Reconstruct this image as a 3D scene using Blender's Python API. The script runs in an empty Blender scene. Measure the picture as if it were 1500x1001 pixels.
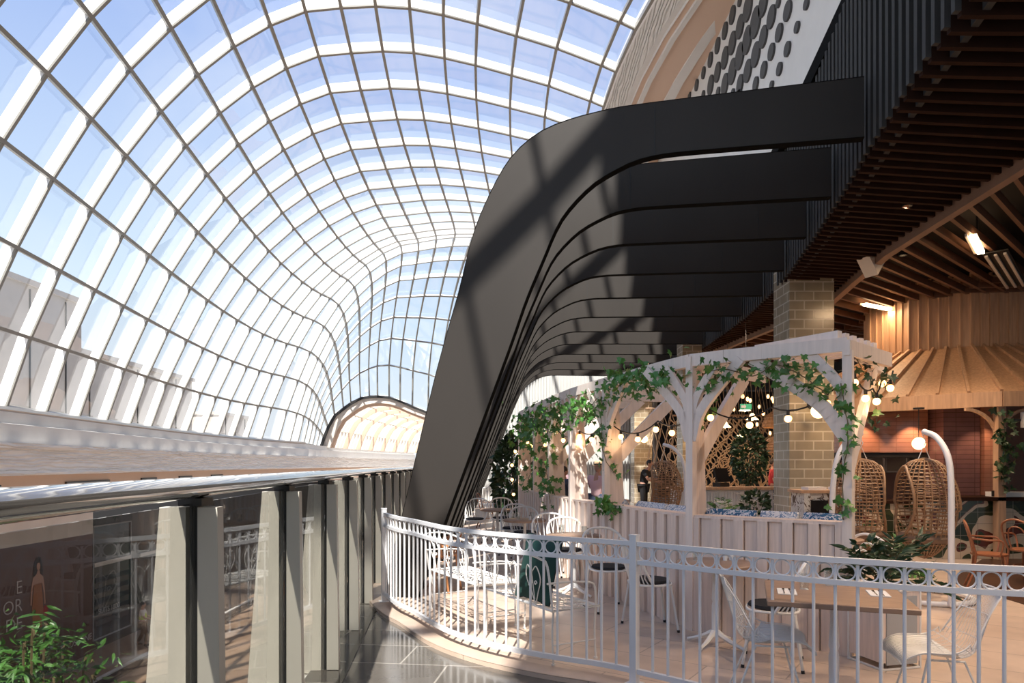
import bpy, bmesh, math, random
from mathutils import Vector as V, Matrix, noise
random.seed(7)
PI = math.pi
C = bpy.context.scene.collection
SC = bpy.context.scene

# ---------------------------------------------------------------- camera
cam = bpy.data.cameras.new('camera'); cam.lens = 24.0; cam.sensor_width = 36.0
cam.shift_y = 0.1197; cam.clip_start = 0.05; cam.clip_end = 600
co = bpy.data.objects.new('camera', cam); C.objects.link(co)
co.location = (0, 0, 1.62); co.rotation_euler = (PI/2, 0, 0)
SC.camera = co

# ---------------------------------------------------------------- exposure
SC.view_settings.view_transform = 'Standard'; SC.view_settings.look = 'None'
SC.view_settings.exposure = 0.0; SC.view_settings.gamma = 1.0
SC.view_settings.use_curve_mapping = False

# ---------------------------------------------------------------- sky
w = bpy.data.worlds.new('sky'); SC.world = w; w.use_nodes = True
nt = w.node_tree; nt.nodes.clear()
out = nt.nodes.new('ShaderNodeOutputWorld'); bg = nt.nodes.new('ShaderNodeBackground')
tc = nt.nodes.new('ShaderNodeTexCoord'); sx = nt.nodes.new('ShaderNodeSeparateXYZ')
rp = nt.nodes.new('ShaderNodeValToRGB'); nz = nt.nodes.new('ShaderNodeTexNoise')
mx = nt.nodes.new('ShaderNodeMixRGB'); cr = nt.nodes.new('ShaderNodeValToRGB')
nt.links.new(tc.outputs['Generated'], sx.inputs[0]); nt.links.new(sx.outputs[2], rp.inputs[0])
e = rp.color_ramp.elements
e[0].position = 0.0; e[0].color = (0.86, 0.92, 0.98, 1)
e[1].position = 1.0; e[1].color = (0.24, 0.36, 0.70, 1)
for ps, c in ((0.05, (0.84, 0.92, 0.98, 1)), (0.20, (0.64, 0.80, 0.95, 1)), (0.5, (0.34, 0.48, 0.82, 1))):
    k = e.new(ps); k.color = c
nz.inputs['Scale'].default_value = 2.6; nz.inputs['Detail'].default_value = 6
nt.links.new(tc.outputs['Generated'], nz.inputs['Vector'])
cr.color_ramp.elements[0].position = 0.47; cr.color_ramp.elements[0].color = (0, 0, 0, 1)
cr.color_ramp.elements[1].position = 0.8; cr.color_ramp.elements[1].color = (.6, .6, .6, 1)
nt.links.new(nz.outputs[0], cr.inputs[0]); nt.links.new(cr.outputs[0], mx.inputs[0])
nt.links.new(rp.outputs[0], mx.inputs[1]); mx.inputs[2].default_value = (0.95, 0.97, 1.0, 1)
nt.links.new(mx.outputs[0], bg.inputs[0]); bg.inputs[1].default_value = 1.12
nt.links.new(bg.outputs[0], out.inputs[0])

# ---------------------------------------------------------------- sun
sl = bpy.data.lights.new('sun', 'SUN'); sl.energy = 10.5; sl.angle = math.radians(0.6); sl.color = (1, .95, .87)
so = bpy.data.objects.new('sun', sl); C.objects.link(so)
SUN = V((0.12, 0.80, -1.0))
so.rotation_euler = SUN.to_track_quat('-Z', 'Y').to_euler(); so.location = (-20, -30, 40)

# ---------------------------------------------------------------- materials
def mat(name, col, rough=.5, metal=0, var=0, scale=8, bump=0, emit=None, es=0, stretch=None, spec=.5, bdist=.01):
    m = bpy.data.materials.new(name); m.use_nodes = True
    n = m.node_tree.nodes; l = m.node_tree.links; b = n['Principled BSDF']
    b.inputs['Base Color'].default_value = (*col, 1); b.inputs['Roughness'].default_value = rough
    b.inputs['Metallic'].default_value = metal; b.inputs['Specular IOR Level'].default_value = spec
    if emit: b.inputs['Emission Color'].default_value = (*emit, 1); b.inputs['Emission Strength'].default_value = es
    if var or bump:
        t = n.new('ShaderNodeTexCoord'); mp = n.new('ShaderNodeMapping'); z = n.new('ShaderNodeTexNoise')
        l.new(t.outputs['Object'], mp.inputs[0]); l.new(mp.outputs[0], z.inputs['Vector'])
        if stretch: mp.inputs['Scale'].default_value = stretch
        z.inputs['Scale'].default_value = scale; z.inputs['Detail'].default_value = 5
        if var:
            mr = n.new('ShaderNodeMapRange'); l.new(z.outputs[0], mr.inputs[0])
            mr.inputs[1].default_value = .3; mr.inputs[2].default_value = .7
            mr.inputs[3].default_value = 1-var; mr.inputs[4].default_value = 1+var
            h = n.new('ShaderNodeMixRGB'); h.blend_type = 'MULTIPLY'; h.inputs[0].default_value = 1
            h.inputs[1].default_value = (*col, 1); l.new(mr.outputs[0], h.inputs[2]); l.new(h.outputs[0], b.inputs['Base Color'])
        if bump:
            bp = n.new('ShaderNodeBump'); bp.inputs['Strength'].default_value = bump; bp.inputs['Distance'].default_value = bdist
            l.new(z.outputs[0], bp.inputs['Height']); l.new(bp.outputs[0], b.inputs['Normal'])
    return m
def brick_mat(name, c1, c2, mortar, bw, bh, ms, rough, mode='wall', off=.5, bump=.4, rot=0, wob=0):
    """courses of tiles laid in object space: 'wall' runs along x+y and z, 'floor' along x and y"""
    m = bpy.data.materials.new(name); m.use_nodes = True
    n = m.node_tree.nodes; l = m.node_tree.links; b = n['Principled BSDF']
    t = n.new('ShaderNodeTexCoord'); br = n.new('ShaderNodeTexBrick')
    if mode == 'wall':
        s = n.new('ShaderNodeSeparateXYZ'); a = n.new('ShaderNodeMath'); cb = n.new('ShaderNodeCombineXYZ')
        l.new(t.outputs['Object'], s.inputs[0]); l.new(s.outputs[0], a.inputs[0]); l.new(s.outputs[1], a.inputs[1])
        l.new(a.outputs[0], cb.inputs[0]); l.new(s.outputs[2], cb.inputs[1]); src = cb.outputs[0]
    else: src = t.outputs['Object']
    mp = n.new('ShaderNodeMapping'); mp.inputs['Rotation'].default_value = (0, 0, rot)
    l.new(src, mp.inputs[0]); l.new(mp.outputs[0], br.inputs[0])
    br.offset = off; br.inputs['Scale'].default_value = 1; br.inputs['Mortar Size'].default_value = ms
    br.inputs['Brick Width'].default_value = bw; br.inputs['Row Height'].default_value = bh
    br.inputs['Color1'].default_value = (*c1, 1); br.inputs['Color2'].default_value = (*c2, 1); br.inputs['Mortar'].default_value = (*mortar, 1)
    br.inputs['Mortar Smooth'].default_value = .1
    z = n.new('ShaderNodeTexNoise'); z.inputs['Scale'].default_value = 3.5; z.inputs['Detail'].default_value = 8; l.new(t.outputs['Object'], z.inputs['Vector'])
    mr = n.new('ShaderNodeMapRange'); l.new(z.outputs[0], mr.inputs[0]); mr.inputs[1].default_value = .3; mr.inputs[2].default_value = .7
    mr.inputs[3].default_value = .88; mr.inputs[4].default_value = 1.1
    h = n.new('ShaderNodeMixRGB'); h.blend_type = 'MULTIPLY'; h.inputs[0].default_value = 1
    l.new(br.outputs[0], h.inputs[1]); l.new(mr.outputs[0], h.inputs[2]); l.new(h.outputs[0], b.inputs['Base Color'])
    b.inputs['Roughness'].default_value = rough
    if bump:
        bp = n.new('ShaderNodeBump'); bp.invert = True; bp.inputs['Strength'].default_value = bump; bp.inputs['Distance'].default_value = .004
        l.new(br.outputs['Fac'], bp.inputs['Height'])
        if wob:
            b2 = n.new('ShaderNodeBump'); b2.inputs['Strength'].default_value = wob; b2.inputs['Distance'].default_value = .01
            z2 = n.new('ShaderNodeTexNoise'); z2.inputs['Scale'].default_value = 9; l.new(t.outputs['Object'], z2.inputs['Vector'])
            l.new(z2.outputs[0], b2.inputs['Height']); l.new(b2.outputs[0], bp.inputs['Normal'])
        l.new(bp.outputs[0], b.inputs['Normal'])
    return m
def glass_mat(name, tint=(1, 1, 1), ior=1.5, boost=1.0):
    m = bpy.data.materials.new(name); m.use_nodes = True
    n = m.node_tree.nodes; l = m.node_tree.links; n.clear()
    o = n.new('ShaderNodeOutputMaterial'); t = n.new('ShaderNodeBsdfTransparent'); g = n.new('ShaderNodeBsdfGlossy')
    x = n.new('ShaderNodeMixShader'); f = n.new('ShaderNodeFresnel'); k = n.new('ShaderNodeMath'); k.operation = 'MULTIPLY'; k.use_clamp = True
    # one fresnel for both faces of a thin pane
    ge = n.new('ShaderNodeNewGeometry'); dt = n.new('ShaderNodeVectorMath'); dt.operation = 'DOT_PRODUCT'
    l.new(ge.outputs['Incoming'], dt.inputs[0]); l.new(ge.outputs['Normal'], dt.inputs[1])
    ab = n.new('ShaderNodeMath'); ab.operation = 'ABSOLUTE'; l.new(dt.outputs['Value'], ab.inputs[0])
    iv = n.new('ShaderNodeMath'); iv.operation = 'SUBTRACT'; iv.inputs[0].default_value = 1; l.new(ab.outputs[0], iv.inputs[1])
    pw = n.new('ShaderNodeMath'); pw.operation = 'POWER'; pw.inputs[1].default_value = 5; l.new(iv.outputs[0], pw.inputs[0])
    ma = n.new('ShaderNodeMath'); ma.operation = 'MULTIPLY_ADD'; ma.inputs[1].default_value = .92; ma.inputs[2].default_value = .055
    l.new(pw.outputs[0], ma.inputs[0]); l.new(ma.outputs[0], k.inputs[0]); k.inputs[1].default_value = boost
    n.remove(f)
    t.inputs[0].default_value = (*tint, 1); g.inputs[0].default_value = (1, 1, 1, 1); g.inputs['Roughness'].default_value = 0.0
    l.new(k.outputs[0], x.inputs[0]); l.new(t.outputs[0], x.inputs[1]); l.new(g.outputs[0], x.inputs[2]); l.new(x.outputs[0], o.inputs[0])
    return m
M = {}
M['white_paint'] = mat('white_paint', (.8, .8, .8), .35)
M['rib_white'] = mat('rib_white', (.86, .86, .85), .4)
M['purlin_grey'] = mat('purlin_grey', (.26, .25, .22), .4)
M['pane'] = glass_mat('roof_glass', (.97, .98, 1), boost=1.3)
M['rail_glass'] = glass_mat('barrier_glass', (.66, .66, .64), boost=.42)
M['drink_glass'] = glass_mat('drink_glass', (.93, .95, .95), boost=2.5)
M['black_frame'] = mat('black_frame', (.034, .029, .025), .5, var=.10, scale=1.2, stretch=(1, 1, .4), spec=.25)
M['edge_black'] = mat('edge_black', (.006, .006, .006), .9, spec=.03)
M['black'] = mat('black', (.012, .012, .012), .5)
M['black_gloss'] = mat('black_gloss', (.01, .01, .012), .15)
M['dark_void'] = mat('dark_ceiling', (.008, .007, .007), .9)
M['chrome'] = mat('polished_rail', (.10, .09, .08), .08, metal=.0, spec=1.0)
M['chrome'].node_tree.nodes['Principled BSDF'].inputs['Coat Weight'].default_value = 1
M['chrome'].node_tree.nodes['Principled BSDF'].inputs['Coat Roughness'].default_value = .03
M['steel'] = mat('steel', (.55, .55, .55), .25, metal=1)
M['fin_cream'] = mat('fin_satin', (.52, .49, .43), .4, var=.05, scale=2)
M['plaster'] = mat('white_plaster', (.72, .70, .67), .7, var=.03, scale=2)
M['cream'] = mat('cream_fascia', (.66, .60, .53), .7, var=.03, scale=1)
M['wave'] = mat('carved_band', (.90, .85, .79), .7)
def wave_bump(m, sc=1.0, axis='Y'):
    n = m.node_tree.nodes; l = m.node_tree.links; b = n['Principled BSDF']
    t = n.new('ShaderNodeTexCoord'); mp = n.new('ShaderNodeMapping'); wv = n.new('ShaderNodeTexWave'); bp = n.new('ShaderNodeBump')
    mp.inputs['Scale'].default_value = (.25, .25, 1.4) if axis == 'Z' else (1.4, .25, .25)
    wv.bands_direction = 'Z' if axis == 'Z' else 'X'
    wv.inputs['Scale'].default_value = 1.6*sc; wv.inputs['Distortion'].default_value = 9; wv.inputs['Detail'].default_value = 2; wv.inputs['Detail Scale'].default_value = 1.2
    l.new(t.outputs['Object'], mp.inputs[0]); l.new(mp.outputs[0], wv.inputs[0]); l.new(wv.outputs['Fac'], bp.inputs['Height'])
    bp.inputs['Strength'].default_value = 1; bp.inputs['Distance'].default_value = .03; l.new(bp.outputs[0], b.inputs['Normal'])
wave_bump(M['wave'], 1.4, 'Z')
M['carved_top'] = mat('carved_soffit_band', (.74, .72, .68), .7); wave_bump(M['carved_top'], 1.5, 'X')
M['peach'] = mat('peach_soffit', (.68, .50, .38), .7)
M['timber_pale'] = mat('limewashed_timber', (.78, .64, .55), .55, var=.10, scale=3, stretch=(14, 14, .9), bump=.1)
M['timber_white'] = mat('white_washed_timber', (.84, .72, .64), .5, var=.06, scale=3, stretch=(9, 9, .9))
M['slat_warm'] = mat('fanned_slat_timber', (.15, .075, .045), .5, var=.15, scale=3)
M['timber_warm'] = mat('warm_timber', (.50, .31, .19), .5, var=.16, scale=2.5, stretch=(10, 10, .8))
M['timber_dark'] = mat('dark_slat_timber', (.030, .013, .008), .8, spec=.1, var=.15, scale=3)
M['beam'] = mat('ceiling_beam', (.24, .15, .11), .6, var=.1, scale=3)
M['batten'] = mat('grey_batten', (.06, .058, .055), .7, spec=.15)
M['fluted'] = mat('fluted_white', (.50, .50, .48), .6)
M['table_wood'] = mat('table_timber', (.31, .20, .14), .4, var=.18, scale=3, stretch=(1.5, 16, 1))
M['bentwood'] = mat('bentwood', (.30, .11, .05), .3, var=.1, scale=6)
M['bentwood_light'] = mat('honey_bentwood', (.50, .22, .09), .3, var=.1, scale=6)
M['rattan'] = mat('rattan', (.30, .17, .085), .5, var=.2, scale=20)
M['rope'] = mat('rope', (.58, .42, .27), .8, var=.15, scale=30)
M['leaf'] = mat('leaf_green', (.07, .20, .035), .4, var=.35, scale=3)
M['leaf_dark'] = mat('leaf_dark', (.022, .055, .018), .45, var=.35, scale=4)
M['leaf_red'] = mat('leaf_dark_red', (.09, .04, .03), .4, var=.3, scale=4)
M['bamboo_leaf'] = mat('bamboo_leaf', (.06, .17, .03), .4, var=.45, scale=4)
M['stem'] = mat('stem', (.16, .12, .06), .6)
M['terrace'] = brick_mat('travertine_paving', (.66, .52, .42), (.60, .46, .36), (.36, .28, .22), 1.2, .6, .006, .28, 'floor', .5, .15, rot=.6)
M['walk'] = brick_mat('polished_grey_paving', (.125, .115, .10), (.10, .09, .08), (.30, .28, .25), 1.2, .55, .008, .12, 'floor', .33, .05, rot=.12)
M['kerb'] = mat('stone_kerb', (.52, .40, .32), .4, var=.08, scale=6)
M['lower'] = brick_mat('lower_paving', (.42, .28, .19), (.38, .25, .17), (.28, .2, .14), 1.2, .6, .008, .3, 'floor', .5, .1)
M['tile_green'] = brick_mat('glazed_brick_tile', (.33, .275, .19), (.29, .24, .165), (.52, .46, .36), .34, .17, .012, .18, 'wall', .5, .7, wob=.2)
M['tile_mint'] = brick_mat('mint_glazed_tile', (.38, .46, .42), (.34, .41, .38), (.50, .56, .52), .34, .17, .010, .12, 'wall', .5, .7, wob=.5)
M['tile_pink'] = brick_mat('terracotta_tile', (.52, .25, .16), (.47, .21, .14), (.36, .17, .11), .34, .085, .006, .12, 'wall', 0, .6, wob=.15)
M['tile_mauve'] = brick_mat('mauve_tile', (.27, .14, .13), (.23, .12, .12), (.14, .08, .07), .36, .09, .006, .08, 'wall', 0, .6, wob=.15)
M['mauve'] = mat('mauve_wall', (.26, .17, .15), .7)
M['disc'] = mat('disc_felt', (.075, .073, .073), .8)
M['green_cloth'] = mat('green_cloth', (.006, .05, .04), .8, var=.15, scale=8, bump=.3)
M['black_cloth'] = mat('black_cloth', (.012, .012, .014), .85)
M['skin'] = mat('skin', (.50, .27, .19), .5)
M['hair'] = mat('hair', (.02, .013, .01), .6)
M['grey_hair'] = mat('grey_hair', (.42, .30, .25), .6)
M['straw'] = mat('straw', (.62, .44, .26), .8, var=.15, scale=40)
M['pink_cloth'] = mat('pink_cloth', (.72, .47, .50), .8)
M['red_cloth'] = mat('red_cloth', (.42, .03, .04), .8)
M['hivis'] = mat('hivis_cloth', (.50, .75, .03), .7)
M['denim'] = mat('blue_cloth', (.05, .07, .12), .8)
M['khaki'] = mat('khaki_cloth', (.20, .125, .08), .8)
M['bulb'] = mat('lit_bulb', (1, .8, .5), .3, emit=(1, .52, .18), es=5)
M['globe'] = mat('lit_globe', (1, .85, .6), .3, emit=(1, .66, .34), es=3.2)
M['tube_light'] = mat('lit_tube', (1, .85, .6), .3, emit=(1, .66, .36), es=14)
M['concrete'] = mat('facade_panel', (.42, .38, .34), .8, var=.12, scale=.6)
M['poster'] = mat('poster_brown', (.085, .026, .018), .35)
M['poster_white'] = mat('poster_blank', (.72, .67, .63), .6, var=.06, scale=1)
M['print_white'] = mat('print_white', (.62, .58, .55), .6)
M['print_orange'] = mat('print_orange', (.36, .12, .03), .6)
M['shop_black'] = mat('shop_black', (.006, .006, .007), .35)
M['shop_glass'] = mat('shop_glass', (.03, .035, .035), .1)
M['white_metal'] = mat('white_enamel', (.78, .77, .74), .35)
M['fence_metal'] = mat('railing_enamel', (.78, .78, .79), .35)
M['white_cloth'] = mat('white_cloth', (.75, .73, .70), .8)
M['ceramic'] = mat('white_ceramic', (.8, .8, .78), .3)
M['mesh_grey'] = mat('grey_mesh', (.40, .40, .40), .6)
M['wood_floor'] = mat('dark_timber_floor', (.075, .035, .02), .35, var=.2, scale=3, stretch=(1, 8, 1))
M['silver'] = mat('brushed_steel', (.42, .40, .38), .3, metal=.9)
M['haze_white'] = mat('tunnel_white', (.90, .87, .78), .6, emit=None)

def tile_art(name):
    m = bpy.data.materials.new(name); m.use_nodes = True
    n = m.node_tree.nodes; l = m.node_tree.links; b = n['Principled BSDF']
    t = n.new('ShaderNodeTexCoord'); s = n.new('ShaderNodeSeparateXYZ'); cb = n.new('ShaderNodeCombineXYZ'); a = n.new('ShaderNodeMath')
    l.new(t.outputs['Object'], s.inputs[0]); l.new(s.outputs[0], a.inputs[0]); l.new(s.outputs[1], a.inputs[1]); l.new(a.outputs[0], cb.inputs[0]); l.new(s.outputs[2], cb.inputs[1])
    wv = n.new('ShaderNodeTexNoise'); wv.inputs['Scale'].default_value = 1.7; wv.inputs['Distortion'].default_value = 1.2; wv.inputs['Detail'].default_value = 0; l.new(cb.outputs[0], wv.inputs[0])
    r = n.new('ShaderNodeValToRGB'); r.color_ramp.interpolation = 'CONSTANT'
    el = r.color_ramp.elements; el[0].color = (.02, .03, .015, 1); el[1].position = .42; el[1].color = (.04, .05, .02, 1)
    for ps, c in ((.50, (.62, .50, .36, 1)), (.62, (.12, .03, .02, 1)), (.66, (.03, .045, .02, 1))): k = el.new(ps); k.color = c
    l.new(wv.outputs[0], r.inputs[0])
    br = n.new('ShaderNodeTexBrick'); br.offset = 0; br.inputs['Scale'].default_value = 1; br.inputs['Brick Width'].default_value = .3; br.inputs['Row Height'].default_value = .2; br.inputs['Mortar Size'].default_value = .004
    l.new(cb.outputs[0], br.inputs[0]); x = n.new('ShaderNodeMixRGB'); l.new(br.outputs['Fac'], x.inputs[0]); l.new(r.outputs[0], x.inputs[1]); x.inputs[2].default_value = (.3, .26, .2, 1)
    l.new(x.outputs[0], b.inputs['Base Color']); b.inputs['Roughness'].default_value = .2
    return m
M['tile_art'] = tile_art('tropical_tile')
def print_cloth(name, c1, c2, c3, sc):
    m = bpy.data.materials.new(name); m.use_nodes = True
    n = m.node_tree.nodes; l = m.node_tree.links; b = n['Principled BSDF']
    t = n.new('ShaderNodeTexCoord'); z = n.new('ShaderNodeTexNoise'); z.inputs['Scale'].default_value = sc; z.inputs['Distortion'].default_value = 3
    r = n.new('ShaderNodeValToRGB'); r.color_ramp.interpolation = 'CONSTANT'
    el = r.color_ramp.elements; el[0].color = (*c1, 1); el[1].position = .47; el[1].color = (*c2, 1); k = el.new(.57); k.color = (*c3, 1)
    l.new(t.outputs['Object'], z.inputs['Vector']); l.new(z.outputs[0], r.inputs[0]); l.new(r.outputs[0], b.inputs['Base Color']); b.inputs['Roughness'].default_value = .8
    return m
M['blue_print'] = print_cloth('blue_print_cloth', (.02, .10, .22), (.62, .64, .68), (.05, .16, .26), 9)
M['white_print'] = print_cloth('white_print_cloth', (.70, .70, .70), (.16, .24, .36), (.72, .72, .72), 12)
M['peeling'] = print_cloth('peeling_white_paint', (.55, .55, .52), (.62, .61, .58), (.10, .07, .05), 7)

# ---------------------------------------------------------------- mesh builder
class MB:
    def __init__(s): s.v = []; s.f = []; s.mi = []; s.cur = 0
    def add(s, vs, fs):
        b = len(s.v); s.v += [tuple(p) for p in vs]; s.f += [tuple(i+b for i in f) for f in fs]; s.mi += [s.cur]*len(fs); return s
    def box(s, c, d, rz=0, rx=0, ry=0, taper=1):
        c = V(c); R = Matrix.Rotation(rz, 3, 'Z') @ Matrix.Rotation(ry, 3, 'Y') @ Matrix.Rotation(rx, 3, 'X')
        vs = []
        for z in (-.5, .5):
            k = taper if z > 0 else 1
            for x, y in ((-.5, -.5), (.5, -.5), (.5, .5), (-.5, .5)): vs.append(c + R @ V((x*d[0]*k, y*d[1]*k, z*d[2])))
        return s.add(vs, [(3, 2, 1, 0), (4, 5, 6, 7), (0, 1, 5, 4), (1, 2, 6, 5), (2, 3, 7, 6), (3, 0, 4, 7)])
    def bar(s, a, b, w, h, up=(0, 0, 1)):
        """rectangular bar from a to b, w across, h along up"""
        a = V(a); b = V(b); t = (b-a).normalized(); x = t.cross(V(up))
        if x.length < 1e-4: x = t.cross(V((1, 0, 0)))
        x.normalize(); y = x.cross(t).normalized()
        vs = [p + x*sx*w/2 + y*sy*h/2 for p in (a, b) for sx, sy in ((-1, -1), (1, -1), (1, 1), (-1, 1))]
        return s.add(vs, [(3, 2, 1, 0), (4, 5, 6, 7), (0, 1, 5, 4), (1, 2, 6, 5), (2, 3, 7, 6), (3, 0, 4, 7)])
    def tube(s, pts, r, n=6, closed=False, caps=True):
        pts = [V(p) for p in pts]; N = len(pts); rr = r if isinstance(r, (list, tuple)) else [r]*N
        vs = []; prev = None
        for i in range(N):
            if closed: t = pts[(i+1) % N]-pts[i-1]
            else: t = pts[min(i+1, N-1)]-pts[max(i-1, 0)]
            if t.length < 1e-9: t = V((0, 0, 1))
            t.normalize()
            if prev is None:
                x = t.cross(V((0, 0, 1)))
                if x.length < .1: x = t.cross(V((1, 0, 0)))
            else: x = prev - t*prev.dot(t)
            if x.length < 1e-6: x = t.cross(V((.3, 1, .2)))
            x.normalize(); prev = x; y = t.cross(x)
            for k in range(n):
                a = 2*PI*k/n; vs.append(pts[i] + (x*math.cos(a)+y*math.sin(a))*rr[i])
        fs = []
        for i in range(N if closed else N-1):
            j = (i+1) % N
            for k in range(n): fs.append((i*n+k, i*n+(k+1) % n, j*n+(k+1) % n, j*n+k))
        if caps and not closed: fs += [tuple(range(n-1, -1, -1)), tuple((N-1)*n+k for k in range(n))]
        return s.add(vs, fs)
    def lathe(s, prof, c=(0, 0, 0), n=24, a0=0, a1=2*PI):
        c = V(c); full = abs(a1-a0-2*PI) < 1e-6; m = n if full else n+1; vs = []
        for r, z in prof:
            for k in range(m):
                a = a0+(a1-a0)*k/n; vs.append(c+V((r*math.cos(a), r*math.sin(a), z)))
        fs = []
        for i in range(len(prof)-1):
            for k in range(n): fs.append((i*m+k, i*m+(k+1) % m, (i+1)*m+(k+1) % m, (i+1)*m+k))
        return s.add(vs, fs)
    def sphere(s, c, r, n=12, sc=(1, 1, 1)):
        c = V(c); vs = []; fs = []; h = n//2+1
        for i in range(h+1):
            t = PI*i/h
            for k in range(n):
                a = 2*PI*k/n; vs.append(c+V((r*sc[0]*math.sin(t)*math.cos(a), r*sc[1]*math.sin(t)*math.sin(a), r*sc[2]*math.cos(t))))
        for i in range(h):
            for k in range(n): fs.append((i*n+k, (i+1)*n+k, (i+1)*n+(k+1) % n, i*n+(k+1) % n))
        return s.add(vs, fs)
    def prism(s, poly, off):
        """closed polygon of 3D points pushed along off"""
        n = len(poly); off = V(off); a = [V(p) for p in poly]; vs = a+[p+off for p in a]
        return s.add(vs, [tuple(range(n-1, -1, -1)), tuple(range(n, 2*n))]+[(i, (i+1) % n, n+(i+1) % n, n+i) for i in range(n)])
    def grid(s, P, thick=None):
        """P[i][j] points; a sheet, or a slab when thick (vector) is given"""
        a = len(P); b = len(P[0]); vs = [V(p) for r in P for p in r]
        fs = [(i*b+j, i*b+j+1, (i+1)*b+j+1, (i+1)*b+j) for i in range(a-1) for j in range(b-1)]
        if thick is not None:
            o = V(thick); m = a*b; vs += [p+o for p in vs[:m]]
            fs += [(m+i*b+j, m+(i+1)*b+j, m+(i+1)*b+j+1, m+i*b+j+1) for i in range(a-1) for j in range(b-1)]
            for i in range(a-1):
                fs.append((i*b, (i+1)*b, m+(i+1)*b, m+i*b)); q = b-1; fs.append((i*b+q, m+i*b+q, m+(i+1)*b+q, (i+1)*b+q))
            for j in range(b-1):
                fs.append((j, m+j, m+j+1, j+1)); q = (a-1)*b; fs.append((q+j, q+j+1, m+q+j+1, m+q+j))
        return s.add(vs, fs)
    def build(s, name, m, parent=None, smooth=False, loc=None):
        me = bpy.data.meshes.new(name); me.from_pydata(s.v, [], s.f)
        ms = m if isinstance(m, (list, tuple)) else [m]
        for q in ms: me.materials.append(M[q] if isinstance(q, str) else q)
        if len(ms) > 1: me.polygons.foreach_set('material_index', s.mi)
        if smooth:
            me.polygons.foreach_set('use_smooth', [True]*len(me.polygons))
        me.update()
        try:
            if smooth: me.set_sharp_from_angle(angle=math.radians(40))
        except Exception: pass
        o = bpy.data.objects.new(name, me); C.objects.link(o)
        if parent: o.parent = parent
        if loc is not None: o.location = loc
        return o
def tag(o, label=None, cat=None, group=None, kind=None):
    if label: o['label'] = label
    if cat: o['category'] = cat
    if group: o['group'] = group
    if kind: o['kind'] = kind
    return o
def empty(name, loc=(0, 0, 0), rz=0, label=None, cat=None, group=None):
    o = bpy.data.objects.new(name, None); C.objects.link(o); o.empty_display_size = .1
    o.location = loc; o.rotation_euler = (0, 0, rz); tag(o, label, cat, group); return o
def dup(root, loc, rz=None, label=None, sc=None, group=None):
    r = root.copy(); C.objects.link(r); r.location = loc
    if rz is not None: r.rotation_euler = (0, 0, rz)
    if sc: r.scale = (sc, sc, sc)
    if label: r['label'] = label
    if group: r['group'] = group
    for ch in list(root.children):
        c = ch.copy(); C.objects.link(c); c.parent = r
        for g in ch.children:
            d = g.copy(); C.objects.link(d); d.parent = c
    return r
def struct(name, mb, m, parent=None, smooth=False):
    o = mb.build(name, m, parent, smooth)
    if parent is None: o['kind'] = 'structure'
    return o
def arc(c, r, a0, a1, n, ux=(1, 0, 0), uy=(0, 0, 1)):
    c = V(c); ux = V(ux); uy = V(uy)
    return [c+(ux*math.cos(a0+(a1-a0)*i/n)+uy*math.sin(a0+(a1-a0)*i/n))*r for i in range(n+1)]
def spline(pts, n=8):
    """Catmull-Rom through pts"""
    P = [V(p) for p in pts]; P = [P[0]*2-P[1]]+P+[P[-1]*2-P[-2]]; o = []
    for i in range(1, len(P)-2):
        a, b, c, d = P[i-1:i+3]
        for k in range(n):
            t = k/n; o.append(.5*((2*b)+(c-a)*t+(2*a-5*b+4*c-d)*t*t+(3*b-a-3*c+d)*t**3))
    o.append(P[-2]); return o
# ================================================================ THE GLASS VAULT
P0 = (-14.536, 19.5946); H0, K1, K2, K3, SKEW = -0.12311, -0.01116, 0.00287, -5e-05, -0.12742
US = [0, 0.546, 1.307, 2.031, 2.931, 3.922, 5.026, 6.113, 7.221, 8.317, 9.42, 10.474, 11.538, 12.63, 13.787, 15.206, 16.75, 18.47, 19.068]
ZS = [1.639, 3.673, 5.678, 7.638, 9.377, 10.828, 11.995, 12.936, 13.662, 14.101, 14.226, 14.451, 14.63, 14.757, 14.854, 14.935, 14.947, 14.579, 14.49]
WS = [0, .124, .135, .369, .419, .352, .156, -.005, -.177, -.447, -.7, -.70, -.59, -.34, -.026, .4, .753, .746, .853]
NJ = 19; STEP = 2.1; ILO, IBAR, IEND = -13, 12, 20
def hd(i): return H0+K1*i+K2*i*i+K3*i**3
basep = {0: V((P0[0], P0[1], 0))}
for i in range(0, IBAR+3):
    a = hd(i+.5); basep[i+1] = basep[i]+STEP*V((math.sin(a), math.cos(a), 0))
for i in range(0, ILO, -1):
    a = hd(max(i-.5, -2)); basep[i-1] = basep[i]-STEP*V((math.sin(a), math.cos(a), 0))
def frame_i(i):
    a = hd(max(i, -2)); return V((math.sin(a), math.cos(a), 0)), V((math.cos(a+SKEW), -math.sin(a+SKEW), 0))
def node(i, j, du=0, z=None):
    k = max(i, -2); su = 1+.0057*k+.0039*k*k-.000307*k**3; sz = 1-.0063*k-.00088*k*k+.000129*k**3
    t, n = frame_i(i)
    q = basep[i]+n*(su*US[j]+du)+t*WS[j]
    q.z = 1.62+ZS[0]+sz*(ZS[j]-ZS[0]) if z is None else z
    return q
PORT = [(469, 655), (474, 640), (480, 625), (490, 608), (503, 598), (514, 590), (528, 583), (541, 580.5), (553, 580), (570, 581.5), (586, 587), (604, 595), (627, 604), (643, 613), (658, 624), (670, 633), (680, 642), (686, 650), (688, 657)]
PD = 57.0
def portp(j, d=PD, k=1.0, dx=0):
    x, y = PORT[j]; return V(((x-750)/1000*PD*1.0+dx, d, 1.62+(680-y)/1000*PD*k))
G = {}
for i in range(ILO, IBAR+1):
    for j in range(NJ): G[(i, j)] = node(i, j)
TT = [0, .13, .25, .36, .47, .585, .70, .84, 1.0]
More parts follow.
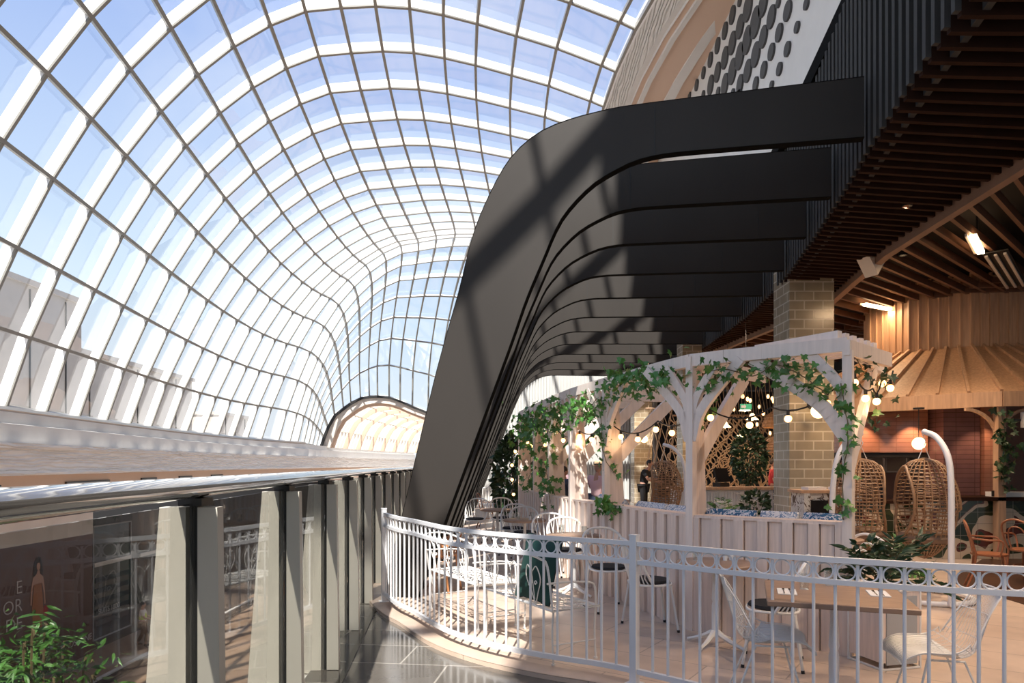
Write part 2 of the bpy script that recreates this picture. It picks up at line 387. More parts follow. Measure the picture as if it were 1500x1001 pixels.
for j in range(NJ):
    a = G[(IBAR, j)]; t = (G[(IBAR, j)]-G[(IBAR-1, j)]).normalized(); e = portp(j); e.z = max(e.z, 1.62+1.35)
    f = 5.0+3.0*abs(j-9)/9; b = a+t*f; c = e+V((0, -1.5 if j > 2 else -2.5, (a.z-e.z)*.62))
    for q in range(1, 9):
        s = TT[q]; G[(IBAR+q, j)] = a*(1-s)**3+b*3*s*(1-s)**2+c*3*s*s*(1-s)+e*s**3
NR = {}
for (i, j), p in G.items():
    ti = G[(min(i+1, IEND), j)]-G[(max(i-1, ILO), j)]; tj = G[(i, min(j+1, NJ-1))]-G[(i, max(j-1, 0))]
    n = ti.cross(tj).normalized(); NR[(i, j)] = -n if n.dot(V((-5, p.y-3, 5))-p) > 0 else n
DEP = .30
gm = MB(); idx = {}
for i in range(ILO, IEND):
    for j in range(NJ-1):
        q = [G[k]+NR[k]*DEP for k in ((i, j), (i, j+1), (i+1, j+1), (i+1, j))]
        gm.add(q, [(0, 1, 2, 3)])
vault = struct('window_1', gm, 'pane')
for i in range(ILO, IEND+1):
    m = MB(); hw = .035; vs = []
    for j in range(NJ):
        p = G[(i, j)]; n = NR[(i, j)]; t = (G[(min(i+1, IEND), j)]-G[(max(i-1, ILO), j)]).normalized()
        dep = DEP if i <= IBAR+3 else DEP*.45
        vs += [p-t*hw, p+t*hw, p+n*dep+t*hw, p+n*dep-t*hw]
    fs = []
    for j in range(NJ-1):
        for k in range(4): fs.append((j*4+k, j*4+(k+1) % 4, j*4+4+(k+1) % 4, j*4+4+k))
    m.add(vs, fs); m.build('arch_rib', 'rib_white', vault)
    # slim grey strip: shade on the rib's inner edge, put in as colour
    m = MB(); vs = []
    for j in range(NJ):
        p = G[(i, j)]; n = NR[(i, j)]; t = (G[(min(i+1, IEND), j)]-G[(max(i-1, ILO), j)]).normalized()
        vs += [p-t*.05-n*.05, p+t*.05-n*.05, p+t*.05, p-t*.05]
    m.add(vs, fs); m.build('rib_shade_strip', 'purlin_grey', vault)
for j in range(NJ):
    m = MB(); vs = []
    for i in range(ILO, IEND+1):
        p = G[(i, j)]; n = NR[(i, j)]; t = (G[(i, min(j+1, NJ-1))]-G[(i, max(j-1, 0))]).normalized()
        vs += [p-t*.05-n*.08, p+t*.05-n*.08, p+t*.05+n*.12, p-t*.05+n*.12]
    fs = []
    for i in range(IEND-ILO):
        for k in range(4): fs.append((i*4+k, i*4+(k+1) % 4, i*4+4+(k+1) % 4, i*4+4+k))
    m.add(vs, fs); m.build('purlin', 'purlin_grey', vault)
# closing glazing behind the viewer is left open to the sky; the gable arch stands as the last rib

# ---- portal arch and the smaller glazed tunnel behind it
def arch_ring(d, k, dx, dz=0):
    r = []
    cx = -9.7
    for j in range(NJ):
        p = portp(j); r.append(V((cx+(p.x-cx)*k+dx, d, 2.6+(max(p.z, 2.6)-2.6)*k+dz)))
    return r
m = MB(); A = arch_ring(PD-.25, 1.0, 0); B = arch_ring(PD-.25, .965, 0)
m.grid([A, B], (0, .5, 0)); struct('trim_1', m, 'black')
m = MB(); m.grid([arch_ring(PD-.05, .968, 0), arch_ring(PD-.05, .87, 0)], (0, .5, 0)); struct('trim_2', m, 'cream')
tun = MB(); rows = []
for q in range(16):
    d = PD+.3+q*1.9; rows.append(arch_ring(d, .90-.004*q, .012*q*q+.05*q))
tun.grid(rows)
tm = bpy.data.materials.new('frosted_panels'); tm.use_nodes = True
tn = tm.node_tree.nodes; tl = tm.node_tree.links; tn.clear()
to = tn.new('ShaderNodeOutputMaterial'); tr = tn.new('ShaderNodeBsdfTranslucent'); td = tn.new('ShaderNodeBsdfTransparent'); tx = tn.new('ShaderNodeMixShader')
tr.inputs[0].default_value = (1, .97, .9, 1); tx.inputs[0].default_value = .55
tl.new(td.outputs[0], tx.inputs[1]); tl.new(tr.outputs[0], tx.inputs[2]); tl.new(tx.outputs[0], to.inputs[0])
tunnel = tun.build('window_2', tm); tunnel['kind'] = 'structure'
for q in range(31):
    d = PD+.3+q*.95; k = q/2; m = MB()
    ra = arch_ring(d, .90-.004*k, .012*k*k+.05*k); wdt = .9 if q % 4 == 0 else .955
    rb = arch_ring(d, (.90-.004*k)*wdt/.98 if q % 4 == 0 else (.90-.004*k)*.965, .012*k*k+.05*k)
    m.grid([ra, rb], (0, .08, 0)); m.build('arch_rib', 'peach' if q % 4 == 0 else 'cream', tunnel)
for j in (2, 4, 6, 8, 10, 12, 14, 16):
    m = MB(); m.tube([rows[q][j]+V((0, 0, -.1)) for q in range(16)], .06, 4); m.build('purlin', 'haze_white', tunnel)

# ================================================================ FAR SIDE OF THE ATRIUM (left)
SIDE = [(basep[i], frame_i(min(i, IBAR))[1]) for i in range(ILO, IBAR+4)]
for q in range(0, 16, 2): SIDE.append((V((rows[q][0].x-.3, rows[q][0].y, 0)), V((.97, -.22, 0))))
def side_extrude(prof, i0=ILO, i1=99):
    return [[p+n*du+V((0, 0, z)) for du, z in prof] for p, n in SIDE]
def path_at(i):
    t, n = frame_i(min(i, IBAR)); return basep[i], n
m = MB(); m.tube([p+V((.12, 0, 3.16)) for p, n in SIDE[:-8]], .12, 8); struct('trim_3', m, 'silver', smooth=True)
m = MB(); m.grid(side_extrude([(-.3, 3.1), (.25, 3.1), (.25, 2.78), (.42, 2.75), (.42, 2.2), (-.3, 2.2)])); struct('trim_4', m, 'plaster')
m = MB(); m.grid(side_extrude([(-.3, 2.2), (.75, 2.2), (.75, 2.06), (.7, 2.05), (.7, 1.42), (.76, 1.40), (.76, 1.30), (.3, 1.28)])); struct('wall_left', m, 'wave')
m = MB(); m.grid(side_extrude([(.3, 1.29), (.3, .55), (.5, .53), (.5, .25), (-3.5, .2)])); struct('trim_5', m, 'peach')
# dark air grilles let into the fascia
for n_, (i0, i1) in enumerate(((-3, 0), (1, 3), (4, 5), (6, 7), (8, 9))):
    pa, na = path_at(i0); pb, nb = path_at(i1); q = empty('air_grille', (0, 0, 0), 0, 'long dark slotted air grille in the peach fascia, %s of the row' % ('longest and nearest', 'second from the left', 'third from the left', 'fourth from the left', 'fifth and farthest')[n_], 'vent', 'air grilles in the far fascia')
    m = MB(); a = pa+na*.33+V((0, 0, .93)); b = pb+nb*.33+V((0, 0, .93)); a = a.lerp(b, .12); b = a.lerp(b, .85)
    m.bar(a, b, .06, .22); m.build('frame', 'black', q)
    m = MB()
    for k in range(3): z = V((.04, 0, -.06+.06*k)); m.bar(a+z, b+z, .03, .015)
    m.build('louvre', 'silver', q)
# roof of the far side and a rooftop building seen through the panes
m = MB(); m.grid(side_extrude([(-22, 3.0), (-.3, 3.0)]), (0, 0, -.4)); struct('floor_roof', m, 'plaster')
def far_building(x, y, sx, sy, sz, label, rz=0):
    t = empty('rooftop_building', (x, y, 3.0), rz, label, 'building')
    MB().box((0, 0, sz/2), (sx, sy, sz)).build('wall', 'concrete', t)
    MB().box((0, 0, sz+.12), (sx+.3, sy+.3, .24)).build('parapet', 'concrete', t)
    for k in range(3): MB().box((sx/2+.02, -sy/2+sy*(k+.5)/3, sz*.5), (.05, .06, sz*.95)).build('panel_joint', 'black', t)
far_building(-24.5, 29, 8, 7, 6.2, 'tall grey panelled plant room on the roof, at the left edge behind the glass')
far_building(-25.5, 41, 6, 14, 4.4, 'long beige flat-roofed building beyond the glass wall, right of the tall plant room')
far_building(-26, 58, 5, 6, 2.6, 'small low rooftop hut far beyond the glass wall')

# ---- lower level across the void
m = MB(); m.grid([[(-40, -6, -5.6), (-40, 90, -5.6)], [(8, -6, -5.6), (8, 90, -5.6)]], (0, 0, -.3)); struct('floor_lower', m, 'lower')
m = MB(); m.box((-16.35, 42, -2.7), (.3, 96, 5.9)); m.box((-7, 86, -2), (30, .3, 8.5)); struct('wall_lower_left', m, 'shop_black')
m = MB(); m.box((-13.4, 30, -5.55), (.35, 70, .1)); struct('trim_6', m, 'black')
m = MB(); m.box((-13.7, 30, -5.54), (.16, 70, .13)); struct('trim_7', m, 'plaster')
hb = empty('advertising_hoarding', (-16.1, 20, -5.6), 0, 'brown shopfront hoarding with a printed woman in an orange dress, under a blank white strip', 'hoarding')
MB().box((0, 0, 2.28), (.12, 12.2, 4.56)).build('board', 'poster', hb)
MB().box((.02, 0, 5.1), (.12, 12.2, 1.08)).build('blank_strip', 'poster_white', hb)
def flat(poly, x, mat_, name, par, y0=0, z0=0, s=1):
    """a printed shape lying on the board: poly in (y, z)"""
    m = MB(); m.prism([(x, y0+a*s, z0+b*s) for a, b in poly], (.006, 0, 0)); o = m.build(name, mat_, par); return o
YW = 3.1; ZW = 1.45
flat([(-.24, 0), (-.30, .9), (-.22, 1.55), (-.2, 1.72), (.16, 1.72), (.2, 1.4), (.26, .7), (.2, .62), (.18, 0)], .065, 'print_orange', 'printed_dress', hb, YW, ZW)
flat([(-.22, 1.70), (-.26, 1.95), (-.06, 2.06), (-.05, 2.16), (.08, 2.16), (.08, 2.05), (.24, 1.93), (.18, 1.70)], .065, 'skin', 'printed_shoulders', hb, YW, ZW)
flat([(-.26, 1.95), (-.36, 1.5), (-.38, 1.05), (-.31, 1.05), (-.28, 1.5), (-.2, 1.85)], .066, 'skin', 'printed_arm', hb, YW, ZW)
flat([(.24, 1.93), (.32, 1.5), (.36, .98), (.30, .96), (.25, 1.45), (.17, 1.8)], .066, 'skin', 'printed_arm', hb, YW, ZW)
flat([(-.19, 1.8), (-.26, 2.1), (-.2, 2.45), (-.08, 2.62), (.1, 2.62), (.2, 2.42), (.24, 2.1), (.18, 1.85), (.1, 2.12), (-.08, 2.12)], .064, 'hair', 'printed_hair', hb, YW, ZW)
flat([(.01+.085*math.cos(a*PI/8), 2.3+.13*math.sin(a*PI/8)) for a in range(16)], .067, 'skin', 'printed_face', hb, YW, ZW)
flat([(.36+.12*math.cos(a*PI/6), .72+.2*math.sin(a*PI/6)) for a in range(12)], .066, 'red_cloth', 'printed_bag', hb, YW, ZW)
def text(body, loc, size, m, parent=None, rot=(PI/2, 0, PI/2), ext=.004, name='lettering', off=0, align='LEFT'):
    c = bpy.data.curves.new(name, 'FONT'); c.body = body; c.size = size; c.extrude = ext; c.offset = off; c.align_x = align
    o = bpy.data.objects.new(name, c); C.objects.link(o); c.materials.append(M[m])
    # the type is kept as a mesh so that it is real geometry
    dg = bpy.context.evaluated_depsgraph_get(); me = bpy.data.meshes.new_from_object(o.evaluated_get(dg))
    me.name = name; C.objects.unlink(o); bpy.data.objects.remove(o)
    n = bpy.data.objects.new(name, me); C.objects.link(n); n.location = loc; n.rotation_euler = rot
    if parent: n.parent = parent
    return n
for s_, z_ in (('E', 3.0), ('OR', 2.42), ('DE', 1.84)):
    text(s_, (.07, 2.36, z_), .62, 'print_white', hb, off=-.008, align='RIGHT')
text('CHADSTONE', (.07, 4.0, .55), .34, 'print_white', hb)
# two shop windows
for n_, (y, lab) in enumerate(((27.6, 'dark suit shop window framed in thin white metal, beside the brown hoarding'), (33.6, 'dark suit shop window framed in thin white metal, right of the black shop doorway'))):
    t = empty('shop_window', (-16.18, y, -5.6), 0, lab, 'shop window')
    MB().box((.0, 0, 2.6), (.04, 2.6, 4.4)).build('pane', 'shop_glass', t)
    m = MB()
    for yy in (-1.3, 1.3): m.box((.04, yy, 2.6), (.05, .05, 4.45))
    for zz in (.4, 4.8): m.box((.04, 0, zz), (.05, 2.65, .05))
    m.build('frame', 'mesh_grey', t)
    MB().box((.05, 0, 3.3), (.05, 2.5, .16)).build('header_strip', 'cream', t)
    m = MB()
    for k in range(5): m.box((.03, 0, 1.0+.42*k), (.02, 2.3, .2))
    m.build('display_shelf', 'disc', t)
    text('SUITS 1800', (.06, -1.0, 1.35), .3, 'print_white', t)
MB().box((-16.16, 30.6, -2.35), (.05, 1.9, .14)).build('door_header', 'cream')
tag(bpy.data.objects['door_header'], 'short cream strip light above the black shop doorway', 'sign')

# ================================================================ OUR LEVEL: floors
TB = [(-1.86, 9.9), (-1.68, 8.45), (-1.28, 7.5), (-1.02, 7.05), (-.62, 6.28), (-.27, 5.84), (.07, 5.55), (.38, 5.35), (.66, 5.2), (.90, 5.02), (1.59, 4.42), (2.23, 4.02), (2.86, 3.78), (3.6, 3.6), (4.6, 3.5)]
def off_path(P, d):
    o = []
    for i in range(len(P)):
        a = V((*P[max(i-1, 0)], 0)); b = V((*P[min(i+1, len(P)-1)], 0)); t = (b-a).normalized(); n = V((t.y, -t.x, 0)); q = V((*P[i], 0))+n*d; o.append((q.x, q.y))
    return o
FP = [(p.x, p.y) for p in spline([(*p, 0) for p in TB[1:]], 6)]
KP = off_path(FP, -.02)  # towards the viewer side
KO = off_path(FP, .15)
if KO[20][1] > FP[20][1]: KO = off_path(FP, -.15)
m = MB(); poly = [(x, y, -.3) for x, y in KO]+[(16, 3.4, -.3), (16, 34, -.3), (-3.4, 34, -.3), (-2.35, 15, -.3), (-1.95, 10.5, -.3)]
m.prism(poly, (0, 0, .3)); struct('floor', m, 'terrace')
m = MB(); IN = off_path(FP, -.06) if KO[20][1] < FP[20][1] and off_path(FP, -.06)[20][1] > FP[20][1] else off_path(FP, .06)
m.grid([[(x, y, .004) for x, y in KO], [(x, y, .004) for x, y in IN]]); struct('trim_8', m, 'kerb')
m = MB(); m.prism([(-1.25, 1.0, -.3), (-1.05, -1.5, -.3), (16, -1.5, -.3), (16, 5, -.3), (3, 5.5, -.3), (-1.0, 9.6, -.3), (-1.95, 9.6, -.3)], (0, 0, .265)); struct('floor_walkway', m, 'walk')
m = MB(); m.prism([(5.6, 3.5, -.2), (16, 3.5, -.2), (16, 11.6, -.2), (8.0, 11.6, -.2), (6.0, 9.4, -.2)], (0, 0, .212)); struct('floor_timber', m, 'wood_floor')
m = MB(); m.box((7, 16, -.75), (18, 36, .8)); struct('floor_slab', m, 'plaster')

# ================================================================ RIGHT: soffit, disc wall, roof
def edge_rows(prof):
    rows = []
    for i in range(ILO, IBAR+1):
        p = G[(i, NJ-1)]; rows.append([V((p.x+dx if not absx else dx, p.y, (p.z+dz) if not absz else dz)) for dx, dz, absx, absz in prof])
    return rows
m = MB(); m.grid(edge_rows([(0, .3, 0, 0), (-.05, -.05, 0, 0), (.1, -.1, 0, 0)]));  struct('trim_9', m, 'rib_white')
m = MB(); m.grid(edge_rows([(.1, -.1, 0, 0), (.75, -.22, 0, 0)]));  struct('trim_10', m, 'carved_top')
m = MB(); m.grid(edge_rows([(.75, -.22, 0, 0), (.95, -.22, 0, 0), (.95, -.34, 0, 0)]));  struct('trim_11', m, 'plaster')
m = MB(); m.grid(edge_rows([(.95, -.30, 0, 0), (6.8, 15.75, 1, 1)])); struct('ceiling_soffit', m, 'peach')
m = MB(); m.grid(edge_rows([(1.15, -.42, 0, 0), (1.32, -.42, 0, 0)]), (0, 0, .12)); struct('trim_12', m, 'plaster')
m = MB(); m.grid(edge_rows([(2.15, -.40, 0, 0), (2.5, -.42, 0, 0)]), (0, 0, .2)); struct('trim_13', m, 'plaster')
m = MB(); m.box((6.95, 22, 11.6), (.3, 80, 8.8)); struct('wall_right', m, 'plaster')
m = MB(); m.box((19.2, 24, 16.6), (24, 90, .4)); m.grid(edge_rows([(.12, .35, 0, 0), (9, 16.7, 1, 1)]), (0, 0, .2)); struct('ceiling_roof', m, 'plaster')
DC = [(203,5,35),(176,55,62),(149,113,58),(122,167,55),(96,219,52),(71,267,42),(46,312,40),(20,350,30),(232,30,90),(204,98,80),(176,158,78),(149,212,75),(122,265,68),(97,312,68),(70,350,35),(288,15,85),(260,82,105),(230,147,95),(203,206,92),(176,262,88),(149,310,75),(124,340,40),(318,62,78),(289,135,75),(261,200,85),(232,260,78),(204,308,65),(178,340,30),(343,10,35),(346,120,62),(318,190,58),(290,256,58),(261,308,50),(377,40,68),(376,180,52),(347,253,46),(319,312,30),(445,15,40),(411,100,40),(200,360,60),(255,368,50),(310,365,30)]
for cx, cy, h in DC:
    px = 1000+cx/2.5; py = cy/2.5; Y = 6.72/((px-750)/1000); z = 1.62+(680-py)/1000*Y; r = h/2.5*Y/2000
    m = MB(); n = 20; m.prism([(0, r*math.cos(2*PI*k/n), r*math.sin(2*PI*k/n)) for k in range(n)], (-.06, 0, 0))
    o = m.build('wall_disc', 'disc', loc=(6.80, Y, z)); tag(o, 'dark grey round felt disc fixed on the high white wall', 'wall disc', 'round discs on the high white wall')

# unseen roof added overhead, its diagonal edge shaped to shade the restaurant side
m = MB(); m.prism([(-5.0, -20, 17.0), (-2.8, -11, 17.0), (-1.5, -6, 17.0), (-.14, -.7, 17.0), (.9, 4.2, 17.0), (3.2, 11.2, 17.0), (4.0, 19.5, 17.0), (9, 19.5, 17.0), (9, -20, 17.0)], (0, 0, .3)); struct('ceiling_shade_roof', m, 'plaster')
m = MB(); m.box((-3, -10, 0), (44, .4, 12)); struct('wall_behind_blocker', m, 'plaster')  # unseen wall added behind the viewer to cut the light from there
m = MB(); m.box((17, 13, 11), (.3, 46, 12)); struct('wall_upper_right', m, 'plaster')
m = MB()
for k in range(66): m.box((-1.9+.125*k, 30, 2.85), (.07, .07, 5.7))
m.box((2.2, 30.1, 2.85), (8.4, .1, 5.7)); struct('wall_fluted_end', m, 'fluted')

# ================================================================ BLACK PORTAL FRAMES
ENDS = [(3.70, 7.17), (4.10, 8.77), (4.45, 10.33), (4.82, 12.1), (5.1, 13.9), (5.31, 15.8), (5.40, 17.6), (5.46, 19.5), (5.48, 21.4), (5.31, 23.2), (5.1, 25), (4.8, 26.7)]
OUTER = [(None, 5.69), (2.93, 5.67), (2.4, 5.64), (1.93, 5.56), (1.61, 5.43), (1.32, 5.18), (1.07, 4.76), (.88, 4.31), (.71, 3.66), (.42, 2.68), (0, 1.01), (-.27, .0)]
INNER = [(.19, .0), (.57, 1.02), (1.31, 2.95), (1.52, 3.53), (1.74, 4.03), (1.83, 4.24), (1.94, 4.45), (2.1, 4.64), (2.32, 4.83), (2.57, 4.96), (2.78, 5.04), (3.02, 5.08), (3.46, 5.09), (None, 5.06)]
FRN = ('nearest and largest, in front', 'second from the front', 'third from the front', 'fourth from the front', 'fifth from the front', 'sixth from the front', 'seventh from the front', 'eighth from the front', 'ninth from the front', 'fourth from the back', 'third from the back', 'last but one at the back')
for k, (ex, ey) in enumerate(ENDS):
    ly = 8.3+(ey-7.17)*(26.6-8.3)/(26.7-7.17)*1.0; lx = -1.33-.012*(ly-8.3)
    t = empty('portal_frame', (lx, ly, 0), 0, 'tall black bent blade frame, %s' % FRN[k], 'portal frame', 'black portal frames along the terrace')
    d = V((ex-lx, ey-ly, 0)); L = d.length; d.normalize(); nrm = V((-d.y, d.x, 0))
    def smooth(P):
        s = spline([(a, 0, b) for a, b in P], 3); return [(p.x, p.z) for p in s]
    oo = smooth([(L if a is None else a, b) for a, b in OUTER]); ii = smooth([(L if a is None else a, b) for a, b in INNER])
    po = oo+ii; m = MB(); n = len(po)
    # face built as quads between the outer and inner outlines
    N = 60
    def resample(P):
        ds = [0]
        for a, b in zip(P, P[1:]): ds.append(ds[-1]+math.hypot(b[0]-a[0], b[1]-a[1]))
        r = []
        for q in range(N+1):
            s = ds[-1]*q/N; j = 0
            while j < len(ds)-2 and ds[j+1] < s: j += 1
            f = (s-ds[j])/(ds[j+1]-ds[j]+1e-9); r.append((P[j][0]*(1-f)+P[j+1][0]*f, P[j][1]*(1-f)+P[j+1][1]*f))
        return r
    O = resample(oo); I = resample(ii[::-1])
    m.grid([[d*a+V((0, 0, b)) for a, b in O], [d*a+V((0, 0, b)) for a, b in I]], nrm*.11)
    m.build('blade', 'black_frame', t)
    for PL in (I, O):
        m = MB(); m.grid([[d*a+V((0, 0, b))+nrm*o_ for a, b in PL] for o_ in (-.004, .114)], d*(.004 if PL is I else -.004)+V((0, 0, -.005 if PL is I else .005))); m.build('edge_band', 'edge_black', t)
    for q in ((3.0,) if L < 5.6 else (3.0, 5.2)):
        m = MB(); m.box(d*q+nrm*-.002+V((0, 0, 5.36)), (.008, .01, .56), math.atan2(d.y, d.x)); m.build('panel_joint', 'black', t)

# ---- upright batten screen that the arms run into, and the slats that follow it across the ceiling
EL = [(2.42, 1.6), (2.75, 3.0), (3.25, 5.2)]+ENDS+[(4.4, 28.4)]
BE = [(5.3, 1.6), (5.35, 3.0), (5.45, 5.2), (5.6, 7.4), (5.7, 9.0), (5.8, 10.6), (6.1, 12.3), (6.45, 14.0), (6.3, 16.0), (6.1, 18.0), (5.95, 20), (5.8, 22), (5.6, 24), (5.4, 26), (5.2, 28), (4.9, 30)]
def arc_len(P):
    d = [0]
    for a, b in zip(P, P[1:]): d.append(d[-1]+(b-a).length)
    return d
def lerp_path(P, s):
    k = min(int(s), len(P)-2); f = s-k; return V((P[k][0]*(1-f)+P[k+1][0]*f, P[k][1]*(1-f)+P[k+1][1]*f, 0))
scr = MB(); sla = MB(); EV = [V((*p, 0)) for p in EL]; EDl = arc_len(EV); nS = int(EDl[-1]/.2)
for k in range(nS+1):
    sv_ = EDl[-1]*k/nS; kk_ = max(i for i in range(len(EDl)-1) if EDl[i] <= sv_+1e-6); s = kk_+(sv_-EDl[kk_])/(EDl[kk_+1]-EDl[kk_])
    s = min(s, len(EL)-1.001); p = lerp_path(EL, s)+V((.12, 0, 0)); q = lerp_path(BE, s)
    a = math.atan2((q-p).y, (q-p).x)
    scr.box(p+V((0, 0, 6.15)), (.10, .045, 2.3), a)
    sla.bar(p+V((0, 0, 5.03)), q+V((0, 0, 5.03)), .05, .13)
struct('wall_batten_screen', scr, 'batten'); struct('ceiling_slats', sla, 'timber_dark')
m = MB(); m.grid([[V((x+.28, y, 5.0)) for x, y in EL], [V((x+.28, y, 7.35)) for x, y in EL]], (.06, 0, 0)); struct('wall_screen_back', m, 'batten')
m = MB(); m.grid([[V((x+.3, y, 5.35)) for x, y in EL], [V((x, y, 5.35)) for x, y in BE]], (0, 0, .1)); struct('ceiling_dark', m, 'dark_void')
m = MB()
for a, b in zip(BE, BE[1:]): m.bar((a[0]+.06, a[1], 4.98), (b[0]+.06, b[1], 4.98), .12, .24)
struct('trim_14', m, 'beam')
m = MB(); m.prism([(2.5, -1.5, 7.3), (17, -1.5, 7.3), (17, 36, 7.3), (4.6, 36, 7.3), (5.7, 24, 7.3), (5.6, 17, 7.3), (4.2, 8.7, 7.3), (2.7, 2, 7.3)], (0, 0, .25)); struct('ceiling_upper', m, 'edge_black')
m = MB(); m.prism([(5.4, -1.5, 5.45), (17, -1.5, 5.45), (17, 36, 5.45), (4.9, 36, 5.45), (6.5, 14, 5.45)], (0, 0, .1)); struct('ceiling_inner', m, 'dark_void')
m = MB(); m.box((17, 17, 2.6), (.3, 37, 5.6)); struct('wall_restaurant_right', m, 'black')
m = MB(); m.box((13, 35.6, 2.6), (17, .3, 5.6)); struct('wall_restaurant_back', m, 'black')
# fanned slats beyond the beam
fan = MB()
for k in range(46):
    s = 2.2+k*.27; p = lerp_path(BE, min(s, len(BE)-1.01)); a = math.radians(46-k*.55); L = 5.2
    fan.bar(p+V((.12, 0, 5.0)), p+V((.12+L*math.cos(a), L*math.sin(a), 5.0)), .055, .12)
for k in range(26): fan.bar((9.6-.12*k if k < 12 else 8.2, 7.5+.36*k+2.5, 4.99), (16.5, 8.2+.36*k+1.2, 4.99), .05, .1)
for k in range(12): fan.bar((6.0, 6.0+.22*k-1.2, 5.0), (12.5, 7.6+.22*k-1.4, 5.0), .05, .1)
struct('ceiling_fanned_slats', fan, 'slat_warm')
# ================================================================ WHITE CURVED RAILING
RP = [V((*p, 0)) for p in TB[1:]]
RS = spline(RP, 12)
def arclen(P):
    d = [0]
    for a, b in zip(P, P[1:]): d.append(d[-1]+(b-a).length)
    return d
RD = arclen(RS)
def at_len(s, P=RS, D=RD):
    j = 0
    while j < len(D)-2 and D[j+1] < s: j += 1
    f = (s-D[j])/(D[j+1]-D[j]); return P[j].lerp(P[j+1], f), (P[j+1]-P[j]).normalized()
def near_len(x, y):
    return min(RD, key=lambda d: (at_len(min(d, RD[-1]-1e-4))[0]-V((x, y, 0))).length)
sA = near_len(-1.53, 8.02); sB = near_len(.90, 5.02); sC = near_len(4.4, 3.52)
def railing(s0, s1, label, posts):
    t = empty('metal_railing', (0, 0, 0), 0, label, 'railing', 'white ring topped railings')
    n = round((s1-s0)/.124)
    P = [at_len(s0+(s1-s0)*k/(n*1.0))[0] for k in range(n+1)]
    for z, wd, h, nm in ((1.035, .036, .034, 'top_rail'), (.90, .03, .032, 'middle_rail'), (.10, .034, .038, 'bottom_rail')):
        m = MB(); up = V((0, 0, 1)); vs = []
        for k, p in enumerate(P):
            tt = (P[min(k+1, n)]-P[max(k-1, 0)]).normalized(); x = V((tt.y, -tt.x, 0))
            for a, b in ((-1, -1), (1, -1), (1, 1), (-1, 1)): vs.append(p+x*a*wd/2+V((0, 0, z+b*h/2)))
        fs = [(k*4+q, k*4+(q+1) % 4, k*4+4+(q+1) % 4, k*4+4+q) for k in range(n) for q in range(4)]+[(3, 2, 1, 0), (n*4, n*4+1, n*4+2, n*4+3)]
        m.add(vs, fs); m.build(nm, 'fence_metal', t)
    b0 = None; r0 = None
    for k in range(n+1):
        p, tt = at_len(min(s0+(s1-s0)*k/n, RD[-1]-.01)); a = math.atan2(tt.y, tt.x)
        if 0 < k < n:
            if b0 is None:
                b0 = MB().tube([(0, 0, .12), (0, 0, 1.01)], .0105, 8).build('baluster', 'fence_metal', t, smooth=True); o = b0
            else: o = b0.copy(); C.objects.link(o)
            o.location = p
        if k < n:
            p2, tt = at_len(min(s0+(s1-s0)*(k+.5)/n, RD[-1]-.01)); a = math.atan2(tt.y, tt.x)
            if r0 is None:
                r0 = MB().tube(arc((0, 0, 0), .049, 0, 2*PI, 20)[:-1], .0055, 6, closed=True).build('ring', 'fence_metal', t, smooth=True); o = r0
            else: o = r0.copy(); C.objects.link(o)
            o.location = p2+V((0, 0, .965)); o.rotation_euler = (0, 0, a)
    for s in posts:
        p, tt = at_len(s); a = math.atan2(tt.y, tt.x); m = MB()
        m.box(p+V((0, 0, .545)), (.055, .055, 1.09), a); m.box(p+V((0, 0, 1.095)), (.062, .062, .012), a); m.box(p+V((0, 0, .006)), (.11, .11, .012), a)
        m.build('post', 'fence_metal', t)
    return t
railing(sA, sB-.03, 'white curved metal railing with a band of rings, left of the square middle post', (sA, sB))
railing(sB+.03, sC, 'white metal railing with a band of rings, running right of the square middle post', ())

# ================================================================ GLASS BARRIER WITH FINS
def xb(y): return -.955-.1*y if y < 9 else -1.855-.06*(y-9)
gb = empty('glass_barrier', (-1.2, 2.6, 0), 0, 'glass barrier with pale tapered fins and a thick polished dark handrail', 'barrier')
o0 = V((-1.2, 2.6, 0))
def L_(p): return V(p)-o0
RZ = 1.53
pts = [L_((xb(y), y, RZ)) for y in (-1.4, 0, .8, 1.5, 2.2, 3, 4, 5, 6.5, 8, 9, 10.5, 12, 14, 16.5)]
m = MB(); vs = []
N_ = 14
for k, p in enumerate(pts):
    for q in range(N_):
        a = 2*PI*q/N_; vs.append(p+V((math.cos(a)*.07, 0, math.sin(a)*.04)))
m.add(vs, [(k*N_+q, k*N_+(q+1) % N_, k*N_+N_+(q+1) % N_, k*N_+N_+q) for k in range(len(pts)-1) for q in range(N_)])
m.build('handrail', 'chrome', gb, smooth=True)
FY = [1.2, 2.63, 4.1, 5.5, 6.8, 8.1, 9.3, 10.4, 11.5, 12.6, 13.7, 14.8]
for a, b in zip([-1.4]+FY, FY+[16.4]):
    p = L_((xb(a+.012), a+.012, 0)); q = L_((xb(b-.012), b-.012, 0)); m = MB(); m.bar(p+V((0, 0, .70)), q+V((0, 0, .70)), .012, 1.54); m.build('glass_panel', 'rail_glass', gb)
for y in FY:
    x = xb(y); b = V((x, y, 0))-o0; m = MB()
    m.prism([b+V((-.025, -.03, 1.455)), b+V((-.125, -.03, 1.455)), b+V((-.24, -.03, -.06)), b+V((-.025, -.03, -.06))], (0, .055, 0))
    m.build('outer_fin', 'fin_cream', gb)
    m = MB(); m.prism([b+V((.02, -.03, 1.455)), b+V((.02, -.03, -.03)), b+V((.115, -.03, -.03)), b+V((.095, -.03, 1.455))], (0, .055, 0)); m.build('inner_fin', 'fin_cream', gb)
    m = MB(); m.box(b+V((-.002, 0, .72)), (.03, .03, 1.5)); m.build('gasket', 'black', gb)
    m = MB(); m.box(b+V((0, 0, 1.475)), (.09, .10, .03)); m.build('rail_bracket', 'black', gb)
m = MB()
